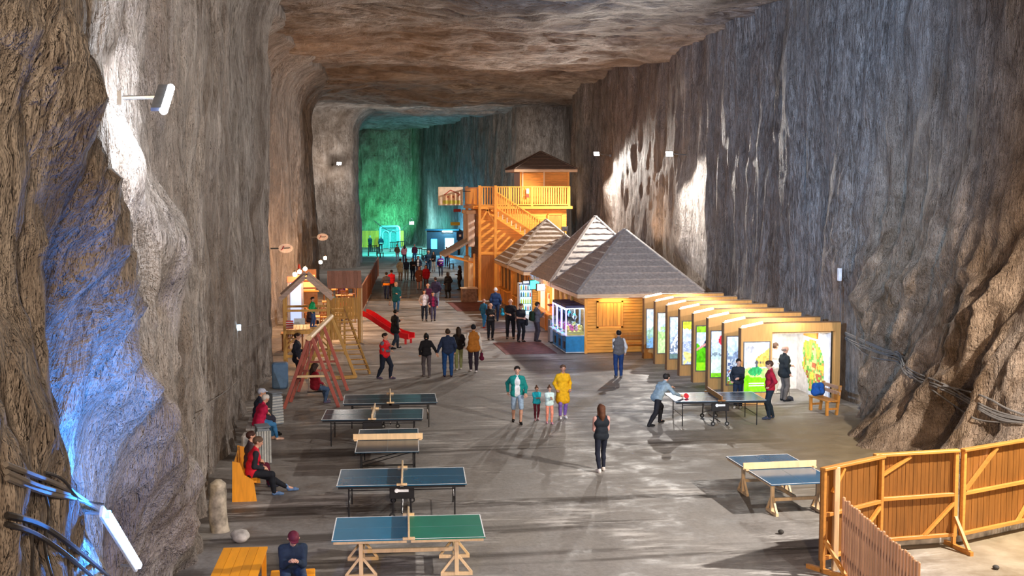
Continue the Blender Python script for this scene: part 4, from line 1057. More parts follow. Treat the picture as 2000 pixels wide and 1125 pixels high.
# ================================================================== far chamber
yf = empty('yellow_fence', (7.2, 143.0, 0), 0, 'yellow board fence closing the green lit far chamber', 'fence')
YEL = wood('yellow_board', (0.62, 0.44, 0.03), (7, 7, 0.8))
fb0 = MB().box((0, 0, 0.98), (0.285, 0.05, 1.95)).build('board', YEL, yf)
for i in range(18):
    if i == 0: fb0.location = (-2.55, 0, 0)
    else: share('board', fb0, yf, (-2.55 + i * 0.30, 0, 0))
for z in (0.4, 1.6): one_bar('rail', (-2.6, 0.05, z), (2.7, 0.05, z), 0.05, 0.1, YEL, yf)
TQ = plain('turquoise_pvc', (0.30, 0.72, 0.70), 0.4)
ia = empty('inflatable_arch', (8.0, 139.0, 0), 0, 'turquoise inflatable frame with two rounded openings before the yellow fence', 'inflatable')
def rr_path(w, h, r, n=6):
    pts = [(-w / 2, 0)]
    for cx, a0 in ((-w / 2 + r, 180), (w / 2 - r, 90)):
        for i in range(n + 1):
            a = math.radians(a0 - 90 * i / n); pts.append((cx + r * math.cos(a), h - r + r * math.sin(a)))
    pts.append((w / 2, 0)); return pts
MB().tube([(x, 0, z + 0.02) for x, z in rr_path(2.2, 2.55, 0.3)], 0.13, 8).build('outer_frame', TQ, ia, True)
for dx in (-0.45, 0.45): MB().tube([(x + dx, 0.02, z + 0.02) for x, z in rr_path(0.75, 2.05, 0.36)], 0.07, 8).build('inner_hoop', TQ, ia, True)
one_box('backing', (0, 0.25, 1.25), (2.0, 0.06, 2.4), plain('turquoise_cloth', (0.12, 0.42, 0.42)), ia)
fk = empty('far_stand', (12.6, 124.5, 0), -0.15, 'dark far stand with two glowing blue windows', 'stand')
one_box('body', (0, 0.6, 1.3), (3.2, 1.2, 2.6), plain('stand_dark', (0.03, 0.05, 0.06)), fk); one_box('stand_roof', (0, 0.5, 2.66), (3.5, 1.7, 0.12), plain('stand_roof', (0.02, 0.09, 0.12)), fk)
one_box('lit_window', (-0.85, -0.02, 1.2), (0.6, 0.05, 1.0), glow('far_blue', (0.05, 0.55, 1.0), 3.5), fk); one_box('lit_window', (0.75, -0.02, 1.2), (0.9, 0.05, 1.2), glow('far_cyan', (0.35, 0.85, 1.0), 4.5), fk)
one_box('lamp_strip', (0.55, -0.25, 2.5), (1.0, 0.12, 0.14), glow('far_strip', (0.7, 0.95, 1.0), 14), fk)
# dark chairs and a picnic table in the far chamber
DKW = plain('dark_furniture', (0.03, 0.022, 0.018), 0.6)
def dark_chair(x, y, rz, where):
    e = empty('slat_bench', (x, y, 0), rz, 'dark slatted bench ' + where, 'bench', 'dark benches in the far chamber')
    one_box('seat', (0, 0, 0.45), (1.0, 0.4, 0.05), DKW, e)
    for i in range(5): one_box('back_slat', (-0.4 + i * 0.2, 0.2, 0.75), (0.07, 0.03, 0.6), DKW, e)
    one_box('back_rail', (0, 0.2, 1.05), (1.0, 0.05, 0.08), DKW, e)
    for xx in (-0.44, 0.44): one_box('leg', (xx, -0.15, 0.215), (0.07, 0.07, 0.43), DKW, e); one_box('leg', (xx, 0.18, 0.215), (0.07, 0.07, 0.43), DKW, e)
for px, py, rz, wh in [(728, 500, 0.1, 'facing the yellow board fence'), (743, 503, 1.2, 'turned sideways before the far pillar'), (770, 492, 0.0, 'at the left foot of the turquoise inflatable'), (784, 490, 0.3, 'at the right foot of the turquoise inflatable'), (882, 525, 1.4, 'turned sideways near the tower awning'), (835, 508, 0.2, 'behind the tall balding man'), (815, 506, -0.1, 'behind the person in maroon jacket')]:
    p = ground(px, py); dark_chair(p[0], p[1], rz, wh)
# ================================================================== people: one continuous body each, clothes as children
def surface_net(Fd, org, h):
    s = Fd < 0
    c = [s[a:s.shape[0] - 1 + a, b:s.shape[1] - 1 + b, d:s.shape[2] - 1 + d] for a in (0, 1) for b in (0, 1) for d in (0, 1)]
    cnt = sum(x.astype(np.int8) for x in c); act = (cnt > 0) & (cnt < 8)
    I = np.argwhere(act)
    if len(I) == 0: return np.zeros((0, 3)), np.zeros((0, 4), int)
    ids = -np.ones(act.shape, np.int64); ids[act] = np.arange(len(I))
    offs = np.array([(a, b, d) for a in (0, 1) for b in (0, 1) for d in (0, 1)])
    val = np.stack([Fd[I[:, 0] + o[0], I[:, 1] + o[1], I[:, 2] + o[2]] for o in offs], 1)
    acc = np.zeros((len(I), 3)); n = np.zeros(len(I))
    for i in range(8):
        for j in range(i + 1, 8):
            if np.abs(offs[i] - offs[j]).sum() != 1: continue
            a, b = val[:, i], val[:, j]; m = (a < 0) != (b < 0)
            t = np.where(m, a / np.where(m, a - b, 1), 0)
            acc += np.where(m[:, None], offs[i] + t[:, None] * (offs[j] - offs[i]), 0); n += m
    V = (I + acc / n[:, None]) * h + org
    quads = []
    for ax in range(3):
        sl0 = [slice(None)] * 3; sl1 = [slice(None)] * 3; sl0[ax] = slice(0, -1); sl1[ax] = slice(1, None)
        a, b = s[tuple(sl0)], s[tuple(sl1)]
        E = np.argwhere(a != b); u, w = (ax + 1) % 3, (ax + 2) % 3
        ok = (E[:, u] > 0) & (E[:, w] > 0) & (E[:, u] < s.shape[u] - 1) & (E[:, w] < s.shape[w] - 1); E = E[ok]
        fl = a[E[:, 0], E[:, 1], E[:, 2]]
        def cell(du, dw):
            q = E.copy(); q[:, u] += du; q[:, w] += dw; return ids[q[:, 0], q[:, 1], q[:, 2]]
        Q = np.stack([cell(-1, -1), cell(0, -1), cell(0, 0), cell(-1, 0)], 1)
        Q[~fl] = Q[~fl][:, ::-1]; quads.append(Q)
    return V, np.concatenate(quads)
def cone_field(cones, h, k=0.03, cut=()):
    """smooth union of tapered capsules (a, b, ra, rb) on a grid of spacing h"""
    P = np.array([[c[0], c[1]] for c in cones]); R = np.array([[c[2], c[3]] for c in cones])
    lo = (P - R[..., None]).min((0, 1)) - 3 * h; hi = (P + R[..., None]).max((0, 1)) + 3 * h
    n = np.ceil((hi - lo) / h).astype(int) + 1
    Fd = np.full(n, 1.0)
    ax = [lo[i] + h * np.arange(n[i]) for i in range(3)]
    def block(a, b, ra, rb, m):
        l, u = np.minimum(a - ra, b - rb) - m, np.maximum(a + ra, b + rb) + m
        i0 = np.clip(((l - lo) / h).astype(int), 0, n - 1); i1 = np.clip(np.ceil((u - lo) / h).astype(int) + 1, 1, n)
        sl = tuple(slice(i0[i], i1[i]) for i in range(3))
        G = np.stack(np.meshgrid(ax[0][sl[0]], ax[1][sl[1]], ax[2][sl[2]], indexing='ij'), -1)
        d = b - a; L2 = max(d @ d, 1e-9); t = np.clip(((G - a) @ d) / L2, 0, 1)
        return sl, np.linalg.norm(G - a - t[..., None] * d, axis=-1) - (ra + (rb - ra) * t)
    for c in cones:
        a, b = np.array(c[0], float), np.array(c[1], float); kk = c[4] if len(c) > 4 else k
        sl, D = block(a, b, c[2], c[3], kk + 2 * h)
        A = Fd[sl]; hh = np.clip(kk - np.abs(A - D), 0, None) / kk
        Fd[sl] = np.minimum(A, D) - hh * hh * kk * 0.25
    for c in cut:
        a, b = np.array(c[0], float), np.array(c[1], float)
        sl, D = block(a, b, c[2], c[3], 2 * h)
        Fd[sl] = np.maximum(Fd[sl], -D)
    return surface_net(Fd, lo, h)
def ik(a, t, l1, l2, pole):
    a, t = np.array(a, float), np.array(t, float); d = t - a; L = np.linalg.norm(d)
    if L > (l1 + l2) * 0.995: d = d / L * (l1 + l2) * 0.995; L = (l1 + l2) * 0.995; t = a + d
    x = (l1 * l1 - l2 * l2 + L * L) / (2 * L); y = math.sqrt(max(l1 * l1 - x * x, 0)); u = d / L
    p = np.array(pole, float); p = p - u * (p @ u); p /= np.linalg.norm(p) + 1e-9
    return a + u * x + p * y, t
WRISTS = {}
def cloth(c, r=0.8):
    key = 'cloth_%02x%02x%02x' % tuple(int(v * 255) for v in c)
    return plain(key, c, r, 0, 0.10, 14.0, 0.2)
SKIN = [plain('skin_fair', (0.60, 0.33, 0.23), 0.55, 0, 0.05, 10), plain('skin_tan', (0.44, 0.215, 0.135), 0.55, 0, 0.05, 10)]
EYE = plain('eye_dark', (0.02, 0.015, 0.012), 0.3); LIP = plain('lip', (0.36, 0.10, 0.085), 0.5)
def person(label, at, face=180, H=1.72, g=1.0, feet=None, pelvis=None, lean=0, hands=('down', 'down'), head=(0, 0),
           top=(0.1, 0.1, 0.1), sleeve=None, sleeves='long', hem=0.0, inner=None, bottom=(0.03, 0.03, 0.05), legs='long', shoes=(0.03, 0.03, 0.03),
           hair=(0.03, 0.02, 0.015), style='short', skin=0, res=0.013, group=None, stripe=None, zbase=0.0, twist=0):
    s = H / 1.72; V = lambda *a: np.array(a, float)
    loc = ground(at[0], at[1]) if len(at) == 2 else at
    e = empty('person', (loc[0], loc[1], loc[2] if len(loc) > 2 and len(at) == 3 else zbase), -math.radians(face), label, 'person', group)
    feet = feet or [(-0.09, 0.0, 0), (0.09, 0.0, 0)]
    feet = [V(*f) * V(s, s, 1) for f in feet]; ank = [f + V(0, -0.03, 0.075) * s for f in feet]
    l1, l2 = 0.44 * s, 0.42 * s
    if pelvis is None:
        mx = max(np.hypot(*(a[:2] - V(sg * 0.09 * s, 0))) for a, sg in zip(ank, (-1, 1)))
        pelvis = V(0, 0, min(a[2] for a in ank) + math.sqrt((0.855 * s) ** 2 - min(mx, 0.6 * s) ** 2))
    else: pelvis = V(*pelvis)
    cl, sl_ = math.cos(math.radians(lean)), math.sin(math.radians(lean)); up = V(0, sl_, cl); fwd = V(0, cl, -sl_)
    ct, stt = math.cos(math.radians(twist)), math.sin(math.radians(twist)); rt = V(ct, stt, 0)
    hips = [pelvis + V(sg * 0.09 * s * g, 0, -0.01 * s) for sg in (-1, 1)]
    chest = pelvis + up * 0.34 * s; shc = pelvis + up * 0.49 * s; neck = pelvis + up * 0.55 * s
    shs = [shc + rt * sg * 0.165 * s * (0.5 + 0.5 * g) - up * 0.042 * s for sg in (-1, 1)]
    hy, hp = math.radians(head[0]), math.radians(head[1])
    hf = V(math.sin(hy) * math.cos(hp), math.cos(hy) * math.cos(hp), -math.sin(hp)); hu = V(math.sin(hy) * math.sin(hp), math.cos(hy) * math.sin(hp), math.cos(hp)); hr = np.cross(hf, hu)
    hc = neck + up * 0.03 * s + hu * 0.105 * s + hf * 0.015 * s; hs = s if H > 1.4 else 0.78 * s + 0.16
    Hd = lambda x, y, z: hc + (hr * x + hf * y + hu * z) * hs
    knees = []; 
    for i in (0, 1):
        kp, ak = ik(hips[i], ank[i], l1, l2, (0.12 * (1 if i else -1), 1, 0.25)); knees.append(kp); ank[i] = ak
    presets = {'down': (0.245, 0.03, -0.03), 'cross': (-0.02, 0.21, 0.24), 'hips': (0.20, 0.04, 0.06), 'front': (0.05, 0.25, 0.16), 'walkf': (0.23, 0.20, 0.02), 'walkb': (0.26, -0.17, 0.02), 'pocket': (0.21, 0.09, 0.02), 'behind': (0.04, -0.17, 0.03), 'chest': (0.05, 0.22, 0.30), 'lap': (0.09, 0.26, 0.08), 'phone': (0.05, 0.30, 0.30), 'out': (0.42, 0.05, 0.0)}
    wr = []; el = []
    for i, sg in ((0, -1), (1, 1)):
        hnd = hands[i]
        tgt = pelvis + V(sg * presets[hnd][0], presets[hnd][1], presets[hnd][2]) * s if isinstance(hnd, str) else V(*hnd)
        pole = (sg * (1.0 if hnd == 'hips' else 0.45), -0.8, -0.35)
        ee, w = ik(shs[i], tgt, 0.285 * s, 0.25 * s, pole); el.append(ee); wr.append(w)
    gg = (0.55 + 0.45 * g) * s
    def limb_legs(dr, to='long'):
        out = []
        for i in (0, 1):
            out.append((hips[i] + V(0, -0.01, 0), knees[i], (0.088 * g + dr) * s, (0.058 * gg / s + dr) * s))
            if to == 'shorts': continue
            mid = knees[i] * 0.62 + ank[i] * 0.38 + V(0, -0.012, 0) * s
            end = ank[i] if to == 'long' else knees[i] * 0.35 + ank[i] * 0.65
            out.append((knees[i], mid, (0.056 * gg / s + dr) * s, (0.056 * gg / s + dr) * s)); out.append((mid, end, (0.056 * gg / s + dr) * s, (0.040 + dr) * s))
        return out
    def torso(dr):
        return [(pelvis - rt * 0.078 * s * g, pelvis + rt * 0.078 * s * g, (0.108 * gg / s + dr) * s, (0.108 * gg / s + dr) * s),
                (pelvis + up * 0.15 * s - rt * 0.058 * s * g, pelvis + up * 0.15 * s + rt * 0.058 * s * g, (0.108 * g + dr) * s, (0.108 * g + dr) * s),
                (chest - rt * 0.085 * s * g, chest + rt * 0.085 * s * g, (0.112 * gg / s + dr) * s, (0.112 * gg / s + dr) * s),
                (shc - rt * 0.10 * s * g - up * 0.038 * s, shc + rt * 0.10 * s * g - up * 0.038 * s, (0.055 + dr) * s, (0.055 + dr) * s), (chest, neck, (0.09 + dr) * s, (0.052 + dr * 0.6) * s)]
    def limb_arm(i, dr, to):
        o = [(shs[i], el[i], (0.050 * gg / s + dr) * s, (0.041 * gg / s + dr) * s)]
        if to == 'short': m = shs[i] * 0.35 + el[i] * 0.65; return [(shs[i], m, (0.052 + dr) * s, (0.046 + dr) * s)]
        o.append((el[i], wr[i] * (0.94 if to == 'cuff' else 1) + el[i] * (0.06 if to == 'cuff' else 0), (0.040 * gg / s + dr) * s, (0.027 + dr) * s)); return o
    body = torso(-0.012) + limb_legs(-0.006) + limb_arm(0, 0, 'full') + limb_arm(1, 0, 'full')
    body += [(neck - up * 0.03 * s, hc - hu * 0.04 * s, 0.054 * s, 0.05 * s), (Hd(0, -0.022, 0.025), Hd(0, 0.028, 0.03), 0.088 * hs, 0.082 * hs), (Hd(0, 0.035, -0.02), Hd(0, 0.055, -0.075), 0.066 * hs, 0.036 * hs, 0.02),
             (Hd(0, 0.098, 0.005), Hd(0, 0.112, -0.026), 0.010 * hs, 0.016 * hs, 0.012)] + [(Hd(x, 0.0, 0.012), Hd(x, -0.004, -0.02), 0.017 * hs, 0.013 * hs, 0.006) for x in (-0.09, 0.09)]
    for i in (0, 1): body.append((ank[i], feet[i] + V(0, 0.10, 0.035) * s, 0.036 * s, 0.026 * s))
    fine = []
    for i, sg in ((0, -1), (1, 1)):
        d = wr[i] - el[i]; d /= np.linalg.norm(d); side = np.cross(d, V(0, 0, 1)); side = V(0, 1, 0) if np.linalg.norm(side) < 0.3 else side / np.linalg.norm(side)
        side = side - d * (d @ side); side /= np.linalg.norm(side); pn = np.cross(d, side) * -1
        if pn @ (pelvis + V(0, 0.1, 0) - wr[i]) < 0: pn = -pn
        pm = wr[i] + d * 0.075 * s
        body += [(wr[i], pm, 0.028 * s, 0.030 * s, 0.015)]
        hd = [(wr[i] + side * u * s, pm + side * u * 1.3 * s, 0.020 * s, 0.016 * s, 0.012) for u in (-0.018, 0.018)] + [(el[i] * 0.12 + wr[i] * 0.88, wr[i], 0.029 * s, 0.027 * s)]
        for q, (u, ln) in enumerate(((-0.033, 0.066), (-0.011, 0.078), (0.011, 0.082), (0.033, 0.072))):
            k0 = pm + side * u * s; k1 = k0 + (d * 0.85 + pn * 0.4 + side * u * 3) * ln * 0.55 * s; k2 = k1 + (d * 0.5 + pn * 0.75) * ln * 0.5 * s
            hd += [(k0, k1, 0.0105 * s, 0.0095 * s, 0.004), (k1, k2, 0.0095 * s, 0.0085 * s, 0.004)]
        t0 = wr[i] + d * 0.03 * s - side * 0.026 * s; t1 = t0 + (d * 0.6 - side * 0.6 + pn * 0.4) * 0.045 * s; t2 = t1 + (d * 0.8 - side * 0.1 + pn * 0.5) * 0.035 * s
        hd += [(t0, t1, 0.013 * s, 0.0115 * s, 0.006), (t1, t2, 0.0115 * s, 0.0095 * s, 0.004)]
        fine.append(hd)
    Vb, Fb = cone_field(body, res, 0.03 * s)
    if True:
        for hd in fine:
            v2, f2 = cone_field(hd, 0.0065 if res < 0.016 else 0.010, 0.012)
            Fb = np.concatenate([Fb, f2 + len(Vb)]); Vb = np.concatenate([Vb, v2])
    link_mesh('body', Vb, Fb, SKIN[skin], e, True)
    def part(name, cones, mat, k=0.03, r=None, cut=()):
        v, f = cone_field(cones, r or res * 1.15, k * s, cut); return link_mesh(name, v, f, mat, e, True)
    # upper clothes
    tc = torso(0.020)
    if hem > 0:
        for sg in (-1, 1): tc.append((pelvis + rt * sg * 0.06 * s * g, pelvis + rt * sg * 0.075 * s * g + V(0, 0, -hem), (0.108 * gg / s + 0.026) * s, (0.115 * gg / s + 0.045) * s))
    arm_dr = 0.017
    if sleeve is None and sleeves == 'long': tc += limb_arm(0, arm_dr, 'cuff') + limb_arm(1, arm_dr, 'cuff')
    if sleeves == 'short' and sleeve is None: tc += limb_arm(0, arm_dr, 'short') + limb_arm(1, arm_dr, 'short')
    cut = [(neck + up * 0.03 * s + fwd * 0.03 * s, neck + up * 0.14 * s + fwd * 0.05 * s, 0.055 * s, 0.075 * s)]
    if inner is not None:
        part('shirt', torso(0.012), cloth(inner)); c0 = pelvis + fwd * 0.15 * s
        cut = cut + [(c0 + up * (q * 0.06 - 0.12) * s, c0 + up * (q * 0.06 - 0.06) * s, 0.085 * s, 0.085 * s) for q in range(12)]
    garment = 'coat' if hem > 0.2 else ('vest' if sleeve is not None and sleeves == 'long' else 'jacket')
    j = part(garment, tc, cloth(top), 0.035, None, cut)
    if sleeve is not None:
        for i in (0, 1):
            v, f = cone_field(limb_arm(i, arm_dr, 'cuff' if sleeves == 'long' else 'short'), res * 1.15, 0.02); link_mesh('sleeve', v, f, cloth(sleeve), e, True)
    if stripe is not None:
        b0 = pelvis + up * stripe[1] * s
        part('jacket_stripe', [(b0 - rt * 0.085 * s * g, b0 + rt * 0.085 * s * g, (0.112 * gg / s + 0.026) * s, (0.112 * gg / s + 0.026) * s)], cloth(stripe[0]), cut=[(b0 + up * sg * (stripe[2] / 2 + 0.2) * s - rt * 0.3 * q, b0 + up * sg * (stripe[2] / 2 + 0.2) * s + rt * 0.3 * q, 0.2 * s, 0.2 * s) for sg in (-1, 1) for q in (1,)])
    # trousers or shorts
    pc = [(pelvis - rt * 0.078 * s * g, pelvis + rt * 0.078 * s * g, (0.108 * gg / s + 0.008) * s, (0.108 * gg / s + 0.008) * s)] + limb_legs(0.012 if legs != 'tight' else 0.004, 'long' if legs in ('long', 'tight') else legs)
    part({'shorts': 'shorts', 'tight': 'leggings'}.get(legs, 'trousers'), pc, cloth(bottom))
    # shoes
    for i in (0, 1):
        sh_ = cloth(shoes, 0.5); f0 = feet[i]
        toe = V(0.02 * (1 if i else -1), 0.155, 0.0)
        v, f = cone_field([(f0 + V(0, -0.045, 0.042) * s, f0 + (toe * 0.55 + V(0, 0, 0.046)) * s, 0.040 * s, 0.040 * s), (f0 + (toe * 0.5 + V(0, 0, 0.04)) * s, f0 + (toe + V(0, 0, 0.032)) * s, 0.040 * s, 0.031 * s), (f0 + V(0, -0.04, 0.05) * s, ank[i] + V(0, 0, 0.015) * s, 0.042 * s, 0.045 * s)], res, 0.02)
        v[:, 2] = np.maximum(v[:, 2], f0[2] + 0.001)
        link_mesh('shoe', v, f, sh_, e, True)
    # hair
    hm = cloth(hair, 0.6)
    cutf = [(Hd(0, 0.125, -0.055), Hd(0, 0.14, -0.02), 0.098 * hs, 0.082 * hs)]
    hcones = [(Hd(0, -0.03, 0.028), Hd(0, 0.022, 0.045), 0.096 * hs, 0.088 * hs)]
    if style == 'bald': hcones = [(Hd(x, -0.045, 0.0), Hd(x * 0.5, -0.075, -0.01), 0.045 * hs, 0.045 * hs) for x in (-0.06, 0.06)]
    if style in ('long', 'tail'): hcones += [(Hd(0, -0.05, 0.0), Hd(0, -0.085, -0.17), 0.088 * hs, 0.075 * hs), (Hd(0, -0.085, -0.17), Hd(0, -0.10, -0.27), 0.075 * hs, 0.04 * hs)]
    if style == 'long': hcones += [(Hd(x, 0.01, 0.02), Hd(x * 1.05, -0.02, -0.16), 0.035 * hs, 0.03 * hs) for x in (-0.075, 0.075)]
    if style == 'bob': hcones += [(Hd(x, -0.02, 0.0), Hd(x, -0.03, -0.09), 0.048 * hs, 0.04 * hs) for x in (-0.06, 0.06)]
    if style == 'bun': hcones += [(Hd(0, -0.05, 0.125), Hd(0, -0.055, 0.15), 0.042 * hs, 0.038 * hs)]
    v, f = cone_field(hcones, res, 0.025 * hs, cutf); link_mesh('cap' if style == 'cap' else 'hair', v, f, hm, e, True)
    if style == 'cap':
        mbc = MB(); 
        mbc.prism([tuple(Hd(x, y, 0.058 - 0.1 * abs(x) * abs(x) * 10)) for x, y in ((-0.075, 0.06), (-0.06, 0.13), (0, 0.16), (0.06, 0.13), (0.075, 0.06))], tuple(hu * 0.012)); mbc.build('cap_brim', hm, e)
    WRISTS[label] = (Vector(loc[:2] + (0,)) if len(at) == 2 else Vector(loc), math.radians(face), wr, el)
    mbx = MB()
    for x in (-0.034, 0.034): mbx.ball(tuple(Hd(x, 0.096, 0.014)), 0.0115 * hs, 8, 5)
    mbx.build('eyes', EYE, e, True)
    MB().ball(tuple(Hd(0, 0.095, -0.052)), (0.021 * hs, 0.012 * hs, 0.007 * hs), 8, 5).build('mouth', LIP, e, True)
    return e
STAND = None
def stride(f=0.26, b=0.28): return [(-0.09, f, 0), (0.09, -b, 0.0)]
def stride2(f=0.26, b=0.28): return [(-0.09, -b, 0), (0.09, f, 0.0)]
NR, MR, FR = 0.0125, 0.0165, 0.023
K = (0.012, 0.012, 0.014)
# the family walking towards the stair
person('man in open teal jacket, white T-shirt and pale blue shorts walking with two girls', (1010, 826), 185, 1.75, 1.0, stride(0.2, 0.25), hands=('walkf', 'walkb'), top=(0.01, 0.22, 0.20), inner=(0.72, 0.74, 0.76), bottom=(0.30, 0.42, 0.56), legs='shorts', shoes=K, hair=(0.012, 0.009, 0.008), skin=0, res=NR)
person('small girl in turquoise jacket and dark red leggings with crossed arms', (1048, 820), 178, 1.02, 1.05, stride2(0.1, 0.1), hands=('cross', 'cross'), top=(0.02, 0.42, 0.48), bottom=(0.12, 0.015, 0.025), legs='tight', shoes=(0.72, 0.42, 0.48), hair=(0.09, 0.04, 0.02), style='bun', skin=1, res=0.011)
person('small girl in mint and white jacket and coral leggings', (1073, 827), 180, 1.12, 1.0, stride(0.1, 0.1), hands=('chest', 'cross'), top=(0.62, 0.78, 0.74), bottom=(0.86, 0.30, 0.20), legs='tight', shoes=(0.72, 0.36, 0.50), hair=(0.10, 0.04, 0.02), style='bun', skin=0, res=0.011)
person('woman in long mustard yellow coat and purple leggings', (1099, 817), 178, 1.64, 1.0, stride2(0.05, 0.05), hands=('pocket', 'pocket'), top=(0.68, 0.36, 0.01), hem=0.30, bottom=(0.20, 0.12, 0.40), legs='tight', shoes=(0.80, 0.80, 0.82), hair=(0.10, 0.05, 0.03), style='short', skin=1, res=NR)
person('woman seen from behind in black quilted vest with pink sleeves and dark leggings', (1174, 921), -4, 1.68, 0.95, stride2(0.12, 0.12), hands=('front', 'front'), top=(0.018, 0.024, 0.035), sleeve=(0.62, 0.36, 0.33), bottom=(0.018, 0.022, 0.04), legs='tight', shoes=(0.78, 0.74, 0.74), hair=(0.11, 0.045, 0.025), style='long', res=NR)
# table tennis players
person('player in grey sweater leaning over the table with a red bat', (1282, 829), 62, 1.74, 1.0, [(-0.12, 0.28, 0), (0.16, -0.42, 0)], lean=38, hands=((-0.16, 0.72, 1.02), (0.34, 0.62, 0.86)), head=(-10, 15), top=(0.22, 0.28, 0.31), bottom=(0.012, 0.012, 0.016), shoes=K, hair=(0.02, 0.015, 0.012), res=NR)
person('man in red jacket and navy trousers standing with hands on hips by the table', (1503, 818), -78, 1.78, 1.12, [(-0.12, 0.06, 0), (0.12, -0.08, 0)], hands=('hips', 'hips'), head=(0, 10), top=(0.32, 0.012, 0.03), bottom=(0.012, 0.022, 0.035), shoes=(0.03, 0.04, 0.07), hair=(0.06, 0.03, 0.02), res=NR)
person('boy in dark clothes standing behind the table before the lit pictures', (1441, 797), -150, 1.58, 0.95, hands=('front', 'pocket'), top=(0.018, 0.022, 0.03), bottom=(0.012, 0.02, 0.04), shoes=(0.5, 0.5, 0.52), hair=(0.012, 0.01, 0.01), head=(-20, 5), res=NR)
person('bald man in black jacket and grey trousers looking at the relief map', (1531, 783), 80, 1.82, 1.1, hands=('front', 'down'), top=(0.015, 0.02, 0.024), hem=0.06, bottom=(0.11, 0.095, 0.085), shoes=K, hair=(0.2, 0.14, 0.11), style='bald', res=NR)
person('person in white shirt standing in the bright alcove entrance', (1512, 768), 70, 1.72, 0.95, hands=('down', 'front'), top=(0.78, 0.76, 0.74), bottom=(0.55, 0.5, 0.46), shoes=(0.6, 0.58, 0.55), hair=(0.09, 0.05, 0.035), res=NR)
# people about the middle of the hall
person('man from behind in grey vest with white shirt and blue jeans', (1208, 737), 2, 1.74, 1.1, hands=('front', 'down'), top=(0.11, 0.10, 0.10), sleeve=(0.55, 0.52, 0.50), bottom=(0.015, 0.04, 0.13), shoes=(0.12, 0.11, 0.11), hair=(0.012, 0.01, 0.01), res=0.014)
person('stout person in red top with grey sleeves striding past the slide', (752, 740), 120, 1.72, 1.35, stride(0.2, 0.22), hands=('chest', 'front'), top=(0.60, 0.012, 0.02), sleeve=(0.13, 0.14, 0.18), bottom=(0.012, 0.018, 0.035), shoes=(0.10, 0.08, 0.14), hair=(0.02, 0.015, 0.012), res=0.014)
person('woman from behind in black sweater and grey trousers holding hands', (833, 736), -2, 1.64, 1.0, stride(0.12, 0.16), hands=('down', (0.44, 0.02, 0.80)), top=(0.010, 0.010, 0.014), bottom=(0.085, 0.075, 0.085), shoes=(0.14, 0.12, 0.12), hair=(0.015, 0.012, 0.012), style='bob', res=0.014)
person('man from behind in navy jacket and blue jeans holding hands', (875, 736), 2, 1.78, 1.18, [(-0.12, 0.04, 0), (0.12, 0.0, 0)], hands=((-0.44, 0.02, 0.80), 'down'), top=(0.018, 0.03, 0.07), bottom=(0.012, 0.055, 0.19), shoes=(0.02, 0.02, 0.05), hair=(0.05, 0.03, 0.02), res=0.014)
person('woman from behind with long hair, black top and olive trousers', (896, 722), 3, 1.66, 0.95, stride2(0.12, 0.14), hands=('down', 'walkf'), top=(0.012, 0.010, 0.012), bottom=(0.20, 0.22, 0.10), shoes=(0.55, 0.55, 0.5), hair=(0.03, 0.018, 0.012), style='long', res=0.014)
person('person from behind in rust brown sleeveless jacket carrying a maroon bag', (925, 726), 5, 1.82, 1.12, stride(0.12, 0.14), hands=('down', (0.30, 0.05, 0.85)), top=(0.36, 0.13, 0.02), sleeve=(0.58, 0.54, 0.50), bottom=(0.025, 0.018, 0.03), shoes=(0.72, 0.68, 0.72), hair=(0.015, 0.015, 0.018), hem=0.05, res=0.014)
person('person in black coat walking past the end of the red slide', (772, 681), 60, 1.74, 1.1, stride(0.22, 0.2), hands=('phone', 'down'), top=(0.012, 0.014, 0.016), hem=0.10, bottom=(0.02, 0.03, 0.05), shoes=K, hair=(0.015, 0.012, 0.01), head=(0, 15), res=MR)
person('woman in dark teal coat and jeans carrying a small bag', (774, 608), 175, 1.66, 1.1, stride(0.06, 0.1), hands=('down', 'front'), top=(0.008, 0.085, 0.105), hem=0.22, bottom=(0.03, 0.12, 0.30), shoes=(0.05, 0.04, 0.04), hair=(0.45, 0.28, 0.20), style='bob', res=MR)
person('person from behind in grey jacket with broad orange band', (755, 584), 10, 1.70, 1.05, stride(0.06, 0.1), hands=('down', 'front'), top=(0.06, 0.055, 0.07), stripe=((0.80, 0.22, 0.01), 0.03, 0.20), bottom=(0.025, 0.035, 0.08), shoes=K, hair=(0.02, 0.015, 0.012), res=MR)
person('person in bright red jacket beside the orange banded jacket', (765, 579), 5, 1.72, 1.0, stride(0.06, 0.1), hands=('down', 'front'), top=(0.62, 0.012, 0.025), bottom=(0.03, 0.02, 0.03), shoes=K, hair=(0.02, 0.012, 0.01), res=MR)
person('woman with long dark hair in pale grey jacket walking arm in arm', (829, 627), 178, 1.66, 0.95, stride(0.12, 0.1), hands=('walkf', 'pocket'), top=(0.34, 0.31, 0.34), inner=(0.62, 0.62, 0.72), bottom=(0.015, 0.018, 0.035), shoes=K, hair=(0.03, 0.02, 0.02), style='long', res=MR)
person('shorter person in plum jacket walking beside the pale grey jacket', (846, 627), 180, 1.55, 0.95, stride2(0.12, 0.1), hands=('down', 'walkf'), top=(0.055, 0.015, 0.05), inner=(0.22, 0.01, 0.06), bottom=(0.05, 0.045, 0.09), shoes=K, hair=(0.03, 0.02, 0.02), res=MR)
person('man in dark jacket walking behind the woman in pale grey', (836, 614), 176, 1.72, 1.0, stride(0.1, 0.1), hands=('down', 'down'), top=(0.08, 0.015, 0.05), bottom=(0.03, 0.03, 0.05), shoes=K, hair=(0.35, 0.22, 0.18), style='bald', res=MR)
